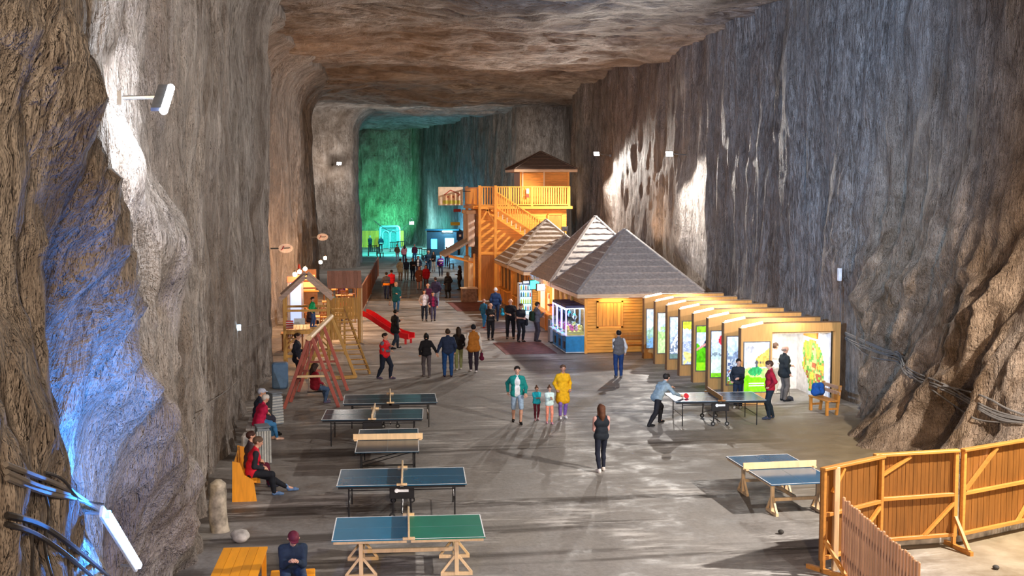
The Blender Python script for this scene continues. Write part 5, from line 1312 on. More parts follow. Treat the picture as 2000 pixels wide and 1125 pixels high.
person('man from behind in dark blue jacket and pale jeans', (851, 600), -5, 1.76, 1.2, [(-0.11, 0.03, 0), (0.11, -0.03, 0)], hands=('down', 'down'), top=(0.045, 0.04, 0.10), bottom=(0.26, 0.34, 0.50), shoes=(0.1, 0.09, 0.09), hair=(0.05, 0.03, 0.025), res=MR)
person('woman with long hair in long black coat by the tower', (875, 582), -20, 1.66, 1.05, stride(0.05, 0.08), hands=('pocket', 'pocket'), top=(0.014, 0.013, 0.012), hem=0.34, bottom=(0.012, 0.012, 0.014), shoes=K, hair=(0.03, 0.02, 0.015), style='long', res=MR)
person('person in rust brown long coat walking next to a red jacket', (819, 566), 175, 1.62, 1.15, stride(0.1, 0.1), hands=('front', 'down'), top=(0.16, 0.05, 0.025), hem=0.2, bottom=(0.42, 0.24, 0.2), legs='tight', shoes=(0.12, 0.05, 0.04), hair=(0.18, 0.05, 0.02), style='long', res=FR)
person('person in red jacket walking next to the rust brown coat', (832, 563), 178, 1.62, 1.1, stride2(0.1, 0.1), hands=('down', 'down'), top=(0.55, 0.012, 0.02), hem=0.1, bottom=(0.12, 0.05, 0.05), shoes=K, hair=(0.16, 0.05, 0.02), style='long', res=FR)
person('person in cream coat and tan trousers in the crowd', (782, 548), 30, 1.66, 1.0, hands=('down', 'front'), top=(0.52, 0.46, 0.34), hem=0.15, bottom=(0.32, 0.20, 0.12), shoes=(0.2, 0.1, 0.06), hair=(0.03, 0.02, 0.02), res=FR)
person('person in navy jacket and pale grey trousers in the crowd', (794, 547), 10, 1.64, 1.05, hands=('front', 'front'), top=(0.02, 0.03, 0.06), bottom=(0.22, 0.24, 0.24), shoes=K, hair=(0.06, 0.02, 0.02), res=FR)
person('man in black jacket and dark jeans with arms folded in the crowd', (806, 548), 165, 1.72, 1.1, hands=('cross', 'cross'), top=(0.012, 0.014, 0.02), bottom=(0.012, 0.025, 0.06), shoes=K, hair=(0.25, 0.22, 0.22), res=FR)
person('woman in dark jacket over a white shirt in the crowd', (817, 540), 190, 1.62, 1.0, hands=('down', 'down'), top=(0.02, 0.022, 0.04), inner=(0.66, 0.64, 0.64), bottom=(0.02, 0.025, 0.05), shoes=K, hair=(0.03, 0.02, 0.02), style='long', res=FR)
person('tall balding man in dark blue jacket in the crowd', (837, 533), 160, 1.84, 1.15, hands=('front', 'down'), top=(0.012, 0.03, 0.06), bottom=(0.012, 0.03, 0.07), shoes=K, hair=(0.4, 0.3, 0.28), style='bald', res=FR)
person('person in black top and pale trousers beside the tall balding man', (847, 530), 200, 1.66, 0.95, hands=('front', 'pocket'), top=(0.012, 0.014, 0.016), bottom=(0.30, 0.26, 0.22), shoes=K, hair=(0.03, 0.02, 0.015), style='long', res=FR)
person('person in purple jacket with white chest band', (861, 540), 185, 1.70, 1.1, hands=('front', 'down'), top=(0.12, 0.02, 0.26), stripe=((0.72, 0.66, 0.80), 0.33, 0.11), bottom=(0.06, 0.07, 0.11), shoes=K, hair=(0.5, 0.4, 0.36), res=FR)
person('person in red jacket by the awning of the tower', (872, 519), 170, 1.72, 1.05, hands=('pocket', 'front'), top=(0.50, 0.012, 0.025), bottom=(0.02, 0.03, 0.06), shoes=K, hair=(0.015, 0.012, 0.012), res=FR)
person('person in pink jacket among the farther crowd', (790, 515), 10, 1.72, 1.1, hands=('down', 'front'), top=(0.48, 0.20, 0.26), bottom=(0.03, 0.02, 0.05), shoes=K, hair=(0.03, 0.02, 0.02), style='long', res=FR)
person('person in maroon jacket and blue trousers among the farther crowd', (810, 511), 190, 1.66, 1.05, hands=('down', 'down'), top=(0.09, 0.02, 0.06), bottom=(0.02, 0.10, 0.28), shoes=K, hair=(0.25, 0.22, 0.22), res=FR)
person('person in olive jacket and pale jeans among the farther crowd', (776, 510), 170, 1.60, 1.0, hands=('pocket', 'pocket'), top=(0.10, 0.075, 0.055), bottom=(0.26, 0.32, 0.42), shoes=K, hair=(0.04, 0.025, 0.02), res=FR)
person('dark clothed person standing before the yellow board fence', (723, 492), 15, 1.76, 1.05, hands=('front', 'front'), top=(0.012, 0.02, 0.035), bottom=(0.012, 0.02, 0.03), shoes=K, hair=(0.3, 0.28, 0.28), res=FR)
person('dark clothed person between yellow fence and turquoise inflatable', (744, 492), -10, 1.76, 1.1, stride(0.15, 0.15), hands=('down', 'down'), top=(0.012, 0.025, 0.045), stripe=((0.4, 0.4, 0.4), 0.02, 0.05), bottom=(0.015, 0.012, 0.02), shoes=K, hair=(0.3, 0.28, 0.28), res=FR)
person('woman in dark coat leaning at the tower columns', (898, 566), -60, 1.66, 1.0, hands=('front', 'front'), top=(0.03, 0.018, 0.015), hem=0.1, bottom=(0.02, 0.015, 0.014), shoes=K, hair=(0.04, 0.02, 0.012), style='long', res=FR)
# group before the kiosks
person('child in bright blue jacket and trousers walking by the kiosks', (945, 640), 35, 1.45, 1.0, stride(0.18, 0.2), hands=('walkf', 'walkb'), top=(0.015, 0.10, 0.20), bottom=(0.03, 0.22, 0.52), shoes=(0.45, 0.04, 0.03), hair=(0.30, 0.16, 0.12), res=MR)
person('white haired man in dark blue jacket with a turquoise bag', (968, 628), 10, 1.78, 1.15, stride2(0.1, 0.12), hands=('down', 'down'), top=(0.012, 0.03, 0.085), bottom=(0.03, 0.05, 0.10), shoes=K, hair=(0.6, 0.6, 0.62), res=MR)
person('person in black T-shirt with folded arms and a shoulder bag', (958, 664), 175, 1.70, 1.05, hands=('cross', 'cross'), top=(0.012, 0.012, 0.014), sleeves='short', bottom=(0.012, 0.012, 0.016), shoes=K, hair=(0.35, 0.22, 0.18), style='bald', res=MR)
person('big bald man in black sleeveless top, bare arms', (997, 662), 190, 1.86, 1.2, [(-0.13, 0.02, 0), (0.13, 0, 0)], hands=('down', 'front'), top=(0.013, 0.014, 0.016), sleeve=(0.016, 0.018, 0.02), sleeves='short', bottom=(0.010, 0.010, 0.012), shoes=K, hair=(0.4, 0.27, 0.22), style='bald', res=0.014)
person('man in black T-shirt with small print beside the bald man', (1017, 668), 160, 1.76, 1.1, [(-0.11, 0.02, 0), (0.11, 0, 0)], hands=('front', 'front'), top=(0.010, 0.010, 0.013), sleeves='short', bottom=(0.010, 0.010, 0.013), shoes=K, hair=(0.10, 0.06, 0.04), head=(-15, 5), res=0.014)
person('man in grey hoodie with dark rucksack facing the kiosk counter', (1048, 667), 75, 1.80, 1.0, hands=('front', 'phone'), top=(0.12, 0.11, 0.115), bottom=(0.07, 0.055, 0.065), shoes=(0.05, 0.04, 0.04), hair=(0.03, 0.02, 0.015), head=(0, 10), res=0.014)
# seated along the left wall and in the playground
person('man in red and black tracksuit sitting on the orange bench end', (-1.58, 27.55, 0), 82, 1.76, 1.15, [(-0.10, 0.86, 0.02), (0.10, 0.50, 0.0)], pelvis=(0, -0.02, 0.56), lean=12, hands=('lap', 'lap'), head=(10, 12), top=(0.50, 0.012, 0.03), sleeve=(0.02, 0.022, 0.03), bottom=(0.012, 0.014, 0.02), shoes=(0.10, 0.18, 0.34), hair=(0.10, 0.06, 0.04), res=NR)
person('person in maroon trousers sitting behind the red and black tracksuit', (-1.70, 28.35, 0), 85, 1.66, 1.0, [(-0.1, 0.50, 0), (0.1, 0.52, 0)], pelvis=(0, 0.0, 0.56), lean=5, hands=('lap', 'lap'), top=(0.05, 0.03, 0.035), bottom=(0.10, 0.01, 0.03), shoes=(0.03, 0.03, 0.05), hair=(0.05, 0.02, 0.015), res=MR)
person('grey haired woman in crimson jacket and pale skirt eating on the wall bench', (-1.72, 33.55, 0), 65, 1.62, 1.2, [(-0.08, 0.50, 0), (0.10, 0.56, 0)], pelvis=(0, 0.0, 0.57), lean=18, hands=('chest', 'chest'), head=(0, 15), top=(0.42, 0.012, 0.06), hem=0.08, bottom=(0.04, 0.16, 0.36), legs='tight', shoes=(0.60, 0.40, 0.32), hair=(0.55, 0.52, 0.50), style='short', res=NR)
person('old man in dark jacket and pale cap sitting on the wall bench', (-1.80, 34.35, 0), 80, 1.70, 1.15, [(-0.1, 0.48, 0), (0.1, 0.5, 0)], pelvis=(0, 0.0, 0.57), lean=10, hands=('lap', 'lap'), head=(15, 12), top=(0.022, 0.025, 0.045), bottom=(0.03, 0.03, 0.05), shoes=K, hair=(0.42, 0.46, 0.58), style='cap', res=NR)
person('person in red top and blue jeans sitting on the swing', (-0.20, 39.15, 0), 55, 1.66, 1.0, [(-0.08, 0.52, 0.02), (0.10, 0.36, 0.0)], pelvis=(0, 0.0, 0.58), lean=-4, hands=('lap', 'lap'), head=(0, 20), top=(0.26, 0.015, 0.03), bottom=(0.05, 0.09, 0.17), shoes=(0.10, 0.08, 0.14), hair=(0.03, 0.015, 0.012), style='long', res=NR)
person('dark clothed adult standing behind the red swing frame', (-0.85, 44.0, 0), 100, 1.74, 1.1, hands=('front', 'down'), top=(0.016, 0.018, 0.03), hem=0.12, bottom=(0.012, 0.014, 0.02), shoes=K, hair=(0.03, 0.015, 0.012), res=MR)
person('child in bright green jacket on the climbing platform', (-0.30, 47.75, 1.54), 110, 1.18, 1.05, stride(0.05, 0.05), hands=('front', 'down'), top=(0.01, 0.36, 0.13), bottom=(0.05, 0.09, 0.22), shoes=(0.05, 0.1, 0.3), hair=(0.03, 0.02, 0.015), res=MR)
person('man in dark blue jacket and maroon cap bent over his hands', (-0.52, 20.35, 0), 176, 1.72, 1.15, [(-0.13, 0.42, 0), (0.14, 0.44, 0)], pelvis=(0, 0.0, 0.55), lean=24, hands=((-0.05, 0.44, 0.80), (0.06, 0.42, 0.80)), head=(-5, 38), top=(0.018, 0.03, 0.055), bottom=(0.03, 0.05, 0.10), shoes=K, hair=(0.11, 0.015, 0.03), style='cap', res=NR)
# cafe guests
cg = [('guest in dark top seated at the cafe by the slide tower', -0.56, 59.2, 90, (0.03, 0.025, 0.05)), ('guest in orange top seated at the cafe', -0.9, 61.75, 0, (0.55, 0.20, 0.05)), ('guest in white top seated at the cafe near the bulbs', 0.4, 63.2, 90, (0.6, 0.55, 0.5)),
      ('guest in red top seated at the cafe near the trellis', 1.2, 62.5, 0, (0.4, 0.03, 0.03)), ('guest in teal top seated deeper in the cafe', 0.6, 66.3, 0, (0.02, 0.16, 0.2)), ('guest in purple top seated at the far cafe tables', 1.3, 74.3, 0, (0.12, 0.04, 0.16))]
for lb_, x, y, fc, c in cg:
    person(lb_, (x, y, 0), fc, 1.68, 1.05, [(-0.1, 0.40, 0), (0.1, 0.42, 0)], pelvis=(0, 0.0, 0.565), lean=8, hands=('lap', 'lap'), top=c, bottom=(0.03, 0.03, 0.05), shoes=K, hair=(0.04, 0.025, 0.02), res=FR)
# ================================================================== things along the left wall
# orange bench seen from its end
def settle(label, loc, L):
    e = empty('timber_settle', loc, 0, label, 'bench')
    ORW = wood('orange_board', (0.82, 0.32, 0.015), (6, 6, 0.8), 0.45, 0.25)
    for y in (0, L):
        MB().prism([(-0.28, y, 0.0), (0.26, y, 0.0), (0.20, y, 0.47), (0.0, y, 0.60), (-0.10, y, 0.88), (-0.26, y, 0.92)], (0, 0.05, 0)).build('end_panel', ORW, e)
    for i in range(3): one_box('seat_board', (-0.06 + i * 0.13, L / 2 + 0.025, 0.44), (0.12, L, 0.04), ORW, e)
    for i in range(3): one_box('back_board', (-0.215, L / 2 + 0.025, 0.56 + i * 0.14), (0.03, L, 0.125), ORW, e)
    return e
settle('orange wooden settle against the left wall under the tracksuit man', (-1.72, 27.05, 0), 1.7)
wb = empty('stone_bench', (-1.85, 33.95, 0), 0, 'plain grey bench against the rock under the old couple', 'bench')
GREYW = wood('grey_board', (0.30, 0.28, 0.27), (7, 0.8, 7), 0.7)
for i in range(3): one_box('seat_board', (-0.13 + i * 0.14, 0, 0.43), (0.13, 1.7, 0.05), GREYW, wb)
for y in (-0.7, 0.7): one_box('support', (0, y, 0.2), (0.36, 0.12, 0.4), STONE, wb, 0.02)
sb = MB().box((0, 0, 0.24), (0.42, 0.5, 0.48), None, 0.05).build('stone_block', STONE, None); sb.location = (-1.9, 32.35, 0); tag(sb, 'square grey stone block beside the old couple', 'stone')
def slat_bin(label, loc, rz, upright):
    e = empty('slatted_bin', loc, rz, label, 'bin', 'grey slatted bins')
    BL = plain('bin_grey', (0.16, 0.19, 0.23), 0.6); SLG = wood('bin_slat', (0.42, 0.44, 0.45), (6, 6, 6), 0.6, 0.3)
    MB().prism([(-0.20, -0.21, 0.02), (0.20, -0.21, 0.02), (0.15, -0.21, 0.90), (-0.15, -0.21, 0.94)], (0, 0.42, 0)).build('body', BL, e)
    for i in range(10 if not upright else 6):
        if upright: one_box('slat', (-0.16 + i * 0.064, -0.225, 0.45), (0.045, 0.025, 0.82), SLG, e)
        else: one_box('slat', (0, -0.225, 0.09 + i * 0.083), (0.40 - i * 0.008, 0.025, 0.055), SLG, e)
    one_box('lid', (0, 0, 0.955), (0.36, 0.48, 0.04), BL, e, 0.015)
    return e
slat_bin('grey bin with level slats standing between the old couple and the swing', (-1.40, 36.0, 0), 0.55, False)
slat_bin('grey bin with upright slats standing behind the tracksuit man', (-1.50, 30.9, 0), 0.2, True)
# orange table top and the bench of the man in the cap
ot = empty('orange_table', (-1.42, 20.6, 0), -0.06, 'low table with a bright orange top next to the man in the maroon cap', 'table')
ORT = wood('orange_top', (0.92, 0.35, 0.008), (6, 1.0, 6), 0.4, 0.12)
for i in range(5): one_box('top_board', (-0.31 + i * 0.155, 0, 0.60), (0.15, 1.75, 0.04), ORT, ot)
for x in (-0.33, 0.33):
    for y in (-0.75, 0.75): one_box('leg', (x, y, 0.29), (0.08, 0.08, 0.58), ORT, ot)
ob = empty('short_bench', (-0.52, 20.47, 0), 0, 'short wooden bench under the man in the maroon cap', 'bench')
one_box('seat', (0, 0, 0.415), (0.75, 0.34, 0.05), ORT, ob, 0.01)
for x in (-0.3, 0.3): one_box('leg', (x, 0, 0.195), (0.07, 0.3, 0.39), ORT, ob)
# stump of salt and boulder
stv = []; prng = np.random.default_rng(3)
mb = MB(); mb.lathe([(0.19, 0), (0.185, 0.2), (0.18, 0.5), (0.17, 0.8), (0.155, 1.0), (0.06, 1.08)], 18)
mb.v = [(x * (1 + 0.16 * float(vnoise(x * 5, y * 5, z * 4, 2))), y * (1 + 0.16 * float(vnoise(x * 5, y * 5, z * 4, 3))), z) for x, y, z in mb.v]
stp = mb.build('salt_pillar', plain('pale_salt', (0.36, 0.31, 0.24), 0.85, 0, 0.3, 5.0), None, True); stp.location = (-2.1, 24.75, 0); tag(stp, 'pale round salt pillar stub standing at the left wall', 'pillar')
def boulder(label, loc, r, seed):
    mb = MB(); mb.ball((0, 0, r * 0.62), (r, r * 0.9, r * 0.72), 26, 16)
    mb.v = [(x * (1 + 0.28 * float(fbm(x * 4, y * 4, z * 4, 3, seed))), y * (1 + 0.28 * float(fbm(x * 4, y * 4, z * 4, 3, seed + 5))), max(0, z * (1 + 0.18 * float(fbm(x * 4, y * 4, z * 4, 3, seed + 9))))) for x, y, z in mb.v]
    o = mb.build('boulder', STONE if r > 0.1 else plain('dark_stone', (0.05, 0.045, 0.04), 0.8), None, True); o.location = loc; return tag(o, label, 'stone')
boulder('grey rounded boulder lying beside the salt pillar', (-1.62, 23.95, 0), 0.19, 50)
boulder('small dark stone lying on the floor before the trestle table', ground(1525, 1043), 0.07, 60)
boulder('small dark stone on the sand before the brown fence', ground(1945, 1112), 0.06, 70)
# ================================================================== claw machines
def claw(label, y):
    e = empty('claw_machine', (10.64, y, 0), 0, label, 'arcade machine', 'row of claw machines')
    w, d = 0.80, 0.88
    BP = plain('claw_blue', (0.010, 0.22, 0.50), 0.35); SIL = plain('claw_silver', (0.55, 0.62, 0.70), 0.3, 0.3)
    one_box('base_cabinet', (0, 0, 0.40), (w, d, 0.70), BP, e, 0.02)
    for z in (0.05, 0.76): one_box('base_trim', (0, 0, z), (w + 0.03, d + 0.03, 0.05), SIL, e, 0.01)
    one_box('yellow_ledge', (0, 0, 0.86), (w - 0.04, d - 0.04, 0.14), plain('claw_yellow', (0.68, 0.58, 0.10), 0.5), e)
    LEDP = glow('led_violet', (0.22, 0.16, 1.0), 4.0)
    for x in (-w / 2, w / 2):
        for yy in (-d / 2, d / 2): one_box('corner_post', (x, yy, 1.36), (0.045, 0.045, 1.15), LEDP if (x < 0) else SIL, e)
    one_box('top_box', (0, 0, 1.99), (w + 0.04, d + 0.04, 0.12), plain('claw_dark', (0.04, 0.04, 0.12), 0.4), e, 0.015)
    one_box('lit_ceiling', (0, 0, 1.915), (w - 0.08, d - 0.08, 0.02), glow('claw_light', (0.80, 0.92, 1.0), 7.0), e)
    G = glass('claw_glass')
    for yy in (-d / 2, d / 2): one_box('glass_pane', (0, yy, 1.36), (w - 0.05, 0.008, 1.06), G, e)
    for xx in (-w / 2, w / 2): one_box('glass_pane', (xx, 0, 1.36), (0.008, d - 0.05, 1.06), G, e)
    one_tube('claw_cable', [(0.05, 0, 1.9), (0.05, 0, 1.66)], 0.012, SIL, e, 6)
    cw = MB().lathe([(0.05, 1.58), (0.06, 1.62), (0.05, 1.67)], 10, (0.05, 0, 0)).build('claw_head', plain('claw_teal', (0.02, 0.4, 0.38), 0.3), e, True)
    for k in range(3):
        a = k * 2.1; one_tube('claw_prong', [(0.05 + 0.05 * math.cos(a), 0.05 * math.sin(a), 1.6), (0.05 + 0.12 * math.cos(a), 0.12 * math.sin(a), 1.52), (0.05 + 0.05 * math.cos(a), 0.05 * math.sin(a), 1.43)], 0.012, SIL, cw, 6)
    pn = one_box('control_panel', (-w / 2 - 0.10, 0, 0.82), (0.22, d - 0.06, 0.10), SIL, e, 0.02)
    one_tube('joystick', [(-w / 2 - 0.10, 0.1, 0.86), (-w / 2 - 0.10, 0.1, 0.98)], 0.014, BLACK, pn, 6); MB().ball((-w / 2 - 0.10, 0.1, 1.0), 0.035).build('joystick_knob', plain('claw_teal', (0.02, 0.4, 0.38)), pn, True)
    MB().lathe([(0.03, 0.87), (0.03, 0.90)], 10, (-w / 2 - 0.10, -0.15, 0)).build('button', glow('teal_button', (0.05, 0.8, 0.7), 1.5), pn)
    one_box('prize_door', (-w / 2 - 0.012, -0.15, 0.35), (0.02, 0.3, 0.3), BLACK, e)
    lamp('POINT', (10.64 - 0.1, y - 0.1, 1.80), (0.80, 0.92, 1.0), 14, 0.1)
    return e
CL = ['nearest claw machine, blue base and glass case full of plush toys', 'second claw machine along the kiosk wall from the blue base one', 'last claw machine of the row toward the lit stalls']
for i, y in enumerate((49.95, 50.95, 51.95)): claw(CL[i], y)
tcols = [(0.80, 0.55, 0.05), (0.75, 0.10, 0.30), (0.80, 0.35, 0.50), (0.85, 0.75, 0.25), (0.75, 0.80, 0.85), (0.45, 0.08, 0.30), (0.10, 0.08, 0.06)]
rt_ = random.Random(8)
for mi, y in enumerate((49.95, 50.95)):
    for i in range(12):
        x, yy = 10.36 + (i % 4) * 0.185, y - 0.29 + (i // 4) * 0.28
        e = empty('plush_toy', (x, yy, 0.931), rt_.uniform(0, 6), '%s plush toy lying in the %s claw machine' % (['amber', 'crimson', 'pink', 'yellow', 'pale blue', 'plum', 'dark brown'][i % 7], ('nearest', 'second')[mi]), 'toy', 'plush toys in the claw machines')
        m = plain('plush_%d' % (i % 7), tcols[i % 7], 0.9); zt = 0
        MB().ball((0, 0, 0.075), (0.085, 0.075, 0.075), 8, 6).build('body', m, e, True); MB().ball((0, 0.02, 0.185), 0.062, 8, 6).build('head', m, e, True)
        for s in (-1, 1): MB().ball((s * 0.045, 0.01, 0.24), 0.022, 6, 4).build('ear', m, e, True)
# ================================================================== floor mats, bench with rucksack, bags
def mat_(label, pts, col):
    c = np.mean(np.array(pts), axis=0); e = MB().prism([(p[0] - c[0], p[1] - c[1], 0) for p in pts], (0, 0, 0.012)).build('floor_mat', col, None); e.location = (c[0], c[1], 0.001); return tag(e, label, 'mat')
MATR = plain('mat_red', (0.16, 0.055, 0.05), 0.85, 0, 0.2, 3.0); MATB = plain('mat_blue', (0.05, 0.16, 0.34), 0.6, 0, 0.2, 3.0)
mat_('dark red floor mat before the tower panel', [(7.7, 67.8), (9.9, 67.8), (9.9, 73.0), (7.7, 73.0)], MATR)
mat_('dark red floor mat before the claw machines', [(7.7, 49.7), (9.9, 49.7), (9.9, 53.6), (7.7, 53.6)], MATR)
lamp('POINT', (10.35, 59.4, 2.0), (0.15, 0.45, 1.0), 70, 0.15)
lamp('POINT', (10.3, 56.3, 2.0), (1.0, 0.55, 0.30), 45, 0.12)
bn = empty('park_bench', (15.48, 35.15, 0), math.radians(97), 'brown wooden bench with a blue rucksack at the foot of the rock', 'bench')
for i in range(3): one_box('seat_slat', (0, -0.14 + i * 0.14, 0.45), (1.15, 0.125, 0.04), PINE_B, bn, 0.005)
for i in range(2): one_box('back_slat', (0, -0.24 - i * 0.03, 0.68 + i * 0.16), (1.15, 0.03, 0.11), SLAT_W, bn, 0.005)
for x in (-0.48, 0.48):
    one_box('leg', (x, 0.16, 0.215), (0.08, 0.08, 0.43), PINE_B, bn); one_bar('leg', (x, -0.17, 0), (x, -0.29, 0.92), 0.08, 0.07, PINE_B, bn)
    one_box('side_rail', (x, 0, 0.2), (0.05, 0.34, 0.06), PINE_B, bn)
def soft_bag(name, label, loc, cones, col, rz=0, strap=None, k=0.03):
    cones = list(cones) + [(a_[0], b_[0], min(a_[2], b_[2]), min(a_[2], b_[2])) for a_, b_ in zip(cones[:-1], cones[1:])] + [(a_[1], b_[1], min(a_[2], b_[2]), min(a_[2], b_[2])) for a_, b_ in zip(cones[:-1], cones[1:])]
    e = empty(name, loc, rz, label, 'bag'); v, f = cone_field([tuple(map(lambda q: np.array(q, float) if isinstance(q, tuple) else q, c)) for c in cones], 0.013, k); link_mesh('pouch', v, f, cloth(col), e, True)
    if strap: 
        for st_ in strap: one_tube('strap', st_, 0.012, BLACK, e, 6)
    return e
rk = soft_bag('rucksack', 'bright blue rucksack standing on the brown bench', (15.42, 35.45, 0.47), [((-0.12, 0, 0.14), (0.12, 0, 0.14), 0.12, 0.12), ((-0.10, 0, 0.32), (0.10, 0, 0.32), 0.11, 0.11), ((-0.08, -0.1, 0.15), (0.08, -0.1, 0.15), 0.07, 0.07)], (0.012, 0.075, 0.30), 0.3, [[(-0.08, 0.1, 0.38), (-0.08, 0.17, 0.25), (-0.08, 0.1, 0.08)], [(0.08, 0.1, 0.38), (0.08, 0.17, 0.25), (0.08, 0.1, 0.08)]])
p = ground(925, 726); soft_bag('hand_bag', 'maroon bag hanging from the hand of the rust brown jacket', (p[0] + 0.34, p[1], 0.42), [((-0.03, -0.08, 0.10), (-0.03, 0.08, 0.10), 0.09, 0.09), ((-0.03, -0.06, 0.26), (-0.03, 0.06, 0.26), 0.05, 0.05)], (0.11, 0.008, 0.03), 0, [[(-0.03, -0.05, 0.30), (-0.02, 0, 0.42), (-0.03, 0.05, 0.30)]])
p = ground(774, 608); soft_bag('hand_bag', 'small pale bag in the hand of the teal coat woman', (p[0] - 0.36, p[1], 0.30), [((0, -0.06, 0.10), (0, 0.06, 0.10), 0.08, 0.08), ((0, -0.05, 0.24), (0, 0.05, 0.24), 0.04, 0.04)], (0.34, 0.27, 0.26), 0, [[(0, -0.05, 0.26), (0.03, 0, 0.48), (0, 0.05, 0.26)]])
p = ground(968, 628); soft_bag('carrier_bag', 'turquoise carrier bag held by the white haired man', (p[0] + 0.36, p[1], 0.30), [((0, -0.09, 0.10), (0, 0.09, 0.10), 0.10, 0.10), ((0, -0.08, 0.34), (0, 0.08, 0.34), 0.06, 0.06)], (0.02, 0.32, 0.48), 0, [[(0, -0.05, 0.38), (-0.02, 0, 0.5), (0, 0.05, 0.38)]])
p = ground(1048, 667); soft_bag('rucksack', 'dark rucksack with green trim on the grey hoodie', (p[0] - 0.235, p[1] - 0.06, 0.95), [((0, -0.09, 0.10), (0, 0.09, 0.10), 0.10, 0.10), ((0, -0.08, 0.36), (0, 0.08, 0.36), 0.09, 0.09)], (0.012, 0.03, 0.014), 0.25)
p = ground(1017, 668); soft_bag('shoulder_bag', 'black bag at the hip of the man in the printed T-shirt', (p[0] + 0.27, p[1] + 0.12, 0.72), [((0, -0.09, 0.10), (0, 0.09, 0.10), 0.08, 0.08), ((0, -0.08, 0.28), (0, 0.08, 0.28), 0.07, 0.07)], (0.010, 0.010, 0.012))
# red bat of the player
wl_, wf_, ww_, we_ = WRISTS['player in grey sweater leaning over the table with a red bat']
hd_ = Vector(ww_[1]) + (Vector(ww_[1]) - Vector(we_[1])).normalized() * 0.09          # centre of his right palm
hw_ = wl_ + Vector((math.cos(wf_) * hd_.x + math.sin(wf_) * hd_.y, -math.sin(wf_) * hd_.x + math.cos(wf_) * hd_.y, hd_.z))
bt = empty('table_tennis_bat', hw_ + Vector((0.13, 0.0, 0.0)), 0, 'red table tennis bat in the hand of the grey player', 'bat')
bt.rotation_euler = (0.9, 0.2, 0)
MB().lathe([(0.085, -0.006), (0.085, 0.006)], 18).build('blade', plain('bat_red', (0.6, 0.02, 0.03), 0.5), bt); one_bar('handle', (-0.07, 0, 0), (-0.18, 0, 0), 0.028, 0.02, PALE_WOOD, bt)
# long-handled dustpan inside the alcove
dp = empty('dustpan', ground(1543, 783), 0, 'long handled dustpan standing near the bright alcove', 'dustpan')
MB().prism([(-0.13, 0, 0.0), (0.13, 0, 0.0), (0.10, 0, 0.12), (0.0, 0, 0.17), (-0.10, 0, 0.12)], (0, 0.10, 0)).build('pan', plain('pan_grey', (0.05, 0.05, 0.06)), dp); one_tube('handle', [(0, 0.08, 0.12), (0, 0.1, 0.95)], 0.013, STEEL, dp, 6)

# ================================================================== lamps on the walls
from mathutils.bvhtree import BVHTree
def bvh_of(name):
    o = bpy.data.objects[name]; me = o.data
    return BVHTree.FromPolygons([v.co for v in me.vertices], [tuple(p_.vertices) for p_ in me.polygons])
BL_, BR_ = bvh_of('wall_left'), bvh_of('wall_right')
def on_wall(px, py, tree, off=0.04):
    r = Vector(_ray(px, py)).normalized(); h, n, i, d = tree.ray_cast(Vector((0, 0, CAMZ)), r)
    if h is None: return None
    return h - r * off
def floodlight(label, p, aim, w, h, anchor, m=None):
    p = Vector(p); e = empty('floodlight', p, 0, label, 'lamp'); v = (Vector(aim) - p).normalized()
    R = v.to_track_quat('-Y', 'Z').to_matrix()
    one_box('housing', R @ Vector((0, 0.05, 0)), (w + 0.05, 0.08, h + 0.05), STEEL, e, 0.01, R); one_box('lit_panel', R @ Vector((0, 0.0, 0)), (w, 0.025, h), m or LAMP_W, e, 0, R)
    a = Vector(anchor) - p; one_tube('arm', [R @ Vector((0, 0.10, 0)), a], 0.025, STEEL, e, 6); one_box('wall_plate', a, (0.12, 0.12, 0.16), STEEL, e, 0.01)
    return e
wl = empty('strip_lamp', (-2.1, 17.7, 8.25), 0, 'long blue-white wall lamp on the left rock above the table tennis tables', 'lamp')
MB().tube([(0.02, -0.55, -0.20), (0.0, 0.50, 0.20)], 0.055, 10).build('tube', glow('lamp_cold', (0.75, 0.88, 1.0), 60), wl, True)
one_bar('housing', (-0.08, -0.55, -0.18), (-0.10, 0.50, 0.22), 0.05, 0.14, STEEL, wl, (1, 0, 0))
one_tube('arm', [(-0.10, 0, 0.03), (-0.62, -0.1, 0.0)], 0.03, STEEL, wl, 6); one_box('mount_plate', (-0.62, -0.1, 0), (0.06, 0.14, 0.2), STEEL, wl)
floodlight('white floodlight on the right wall above the nearest kiosk', (16.95, 57.2, 8.65), (9, 48, 4), 0.34, 0.22, (18.0, 57.4, 8.6))
floodlight('white floodlight on the right wall above the tower side kiosks', (17.05, 73.3, 9.1), (9, 64, 4), 0.34, 0.22, (18.0, 73.6, 9.0))
floodlight('white lamp on the far left rock pillar', (1.75, 103.9, 9.05), (6, 90, 3), 0.36, 0.24, (1.6, 105.3, 9.0))
floodlight('cold lamp hanging in the green far chamber', (10.55, 139.2, 2.95), (9, 120, 1), 0.45, 0.3, (10.7, 141.0, 3.4), glow('lamp_cyan', (0.6, 0.95, 1.0), 30))
sp_ = on_wall(465, 640, BL_, 0.3)
sm = floodlight('small blue lamp on the left rock above the old couple', sp_, (4, 20, 2), 0.16, 0.16, sp_ + Vector((-0.16, 0.1, 0)), LAMP_B)
floodlight('small amber floodlight added on the ridge of the low kiosk to brighten the tower', (13.35, 65.1, 4.75), (12.0, 75, 5.0), 0.3, 0.2, (13.35, 65.1, 4.38), glow('added_amber', (1.0, 0.7, 0.35), 25))
lamp('SPOT', (13.35, 65.4, 4.85), (1.0, 0.64, 0.32), 320, 0.12, (12.2, 75, 5.2), 110, 0.6)  # ridge fixture and this spot are added to warm the tower front
el_ = empty('added_eave_lamp', (12.3, 49.22, 2.40), 0, 'slim warm lamp added under the front eave of the nearest kiosk', 'lamp')
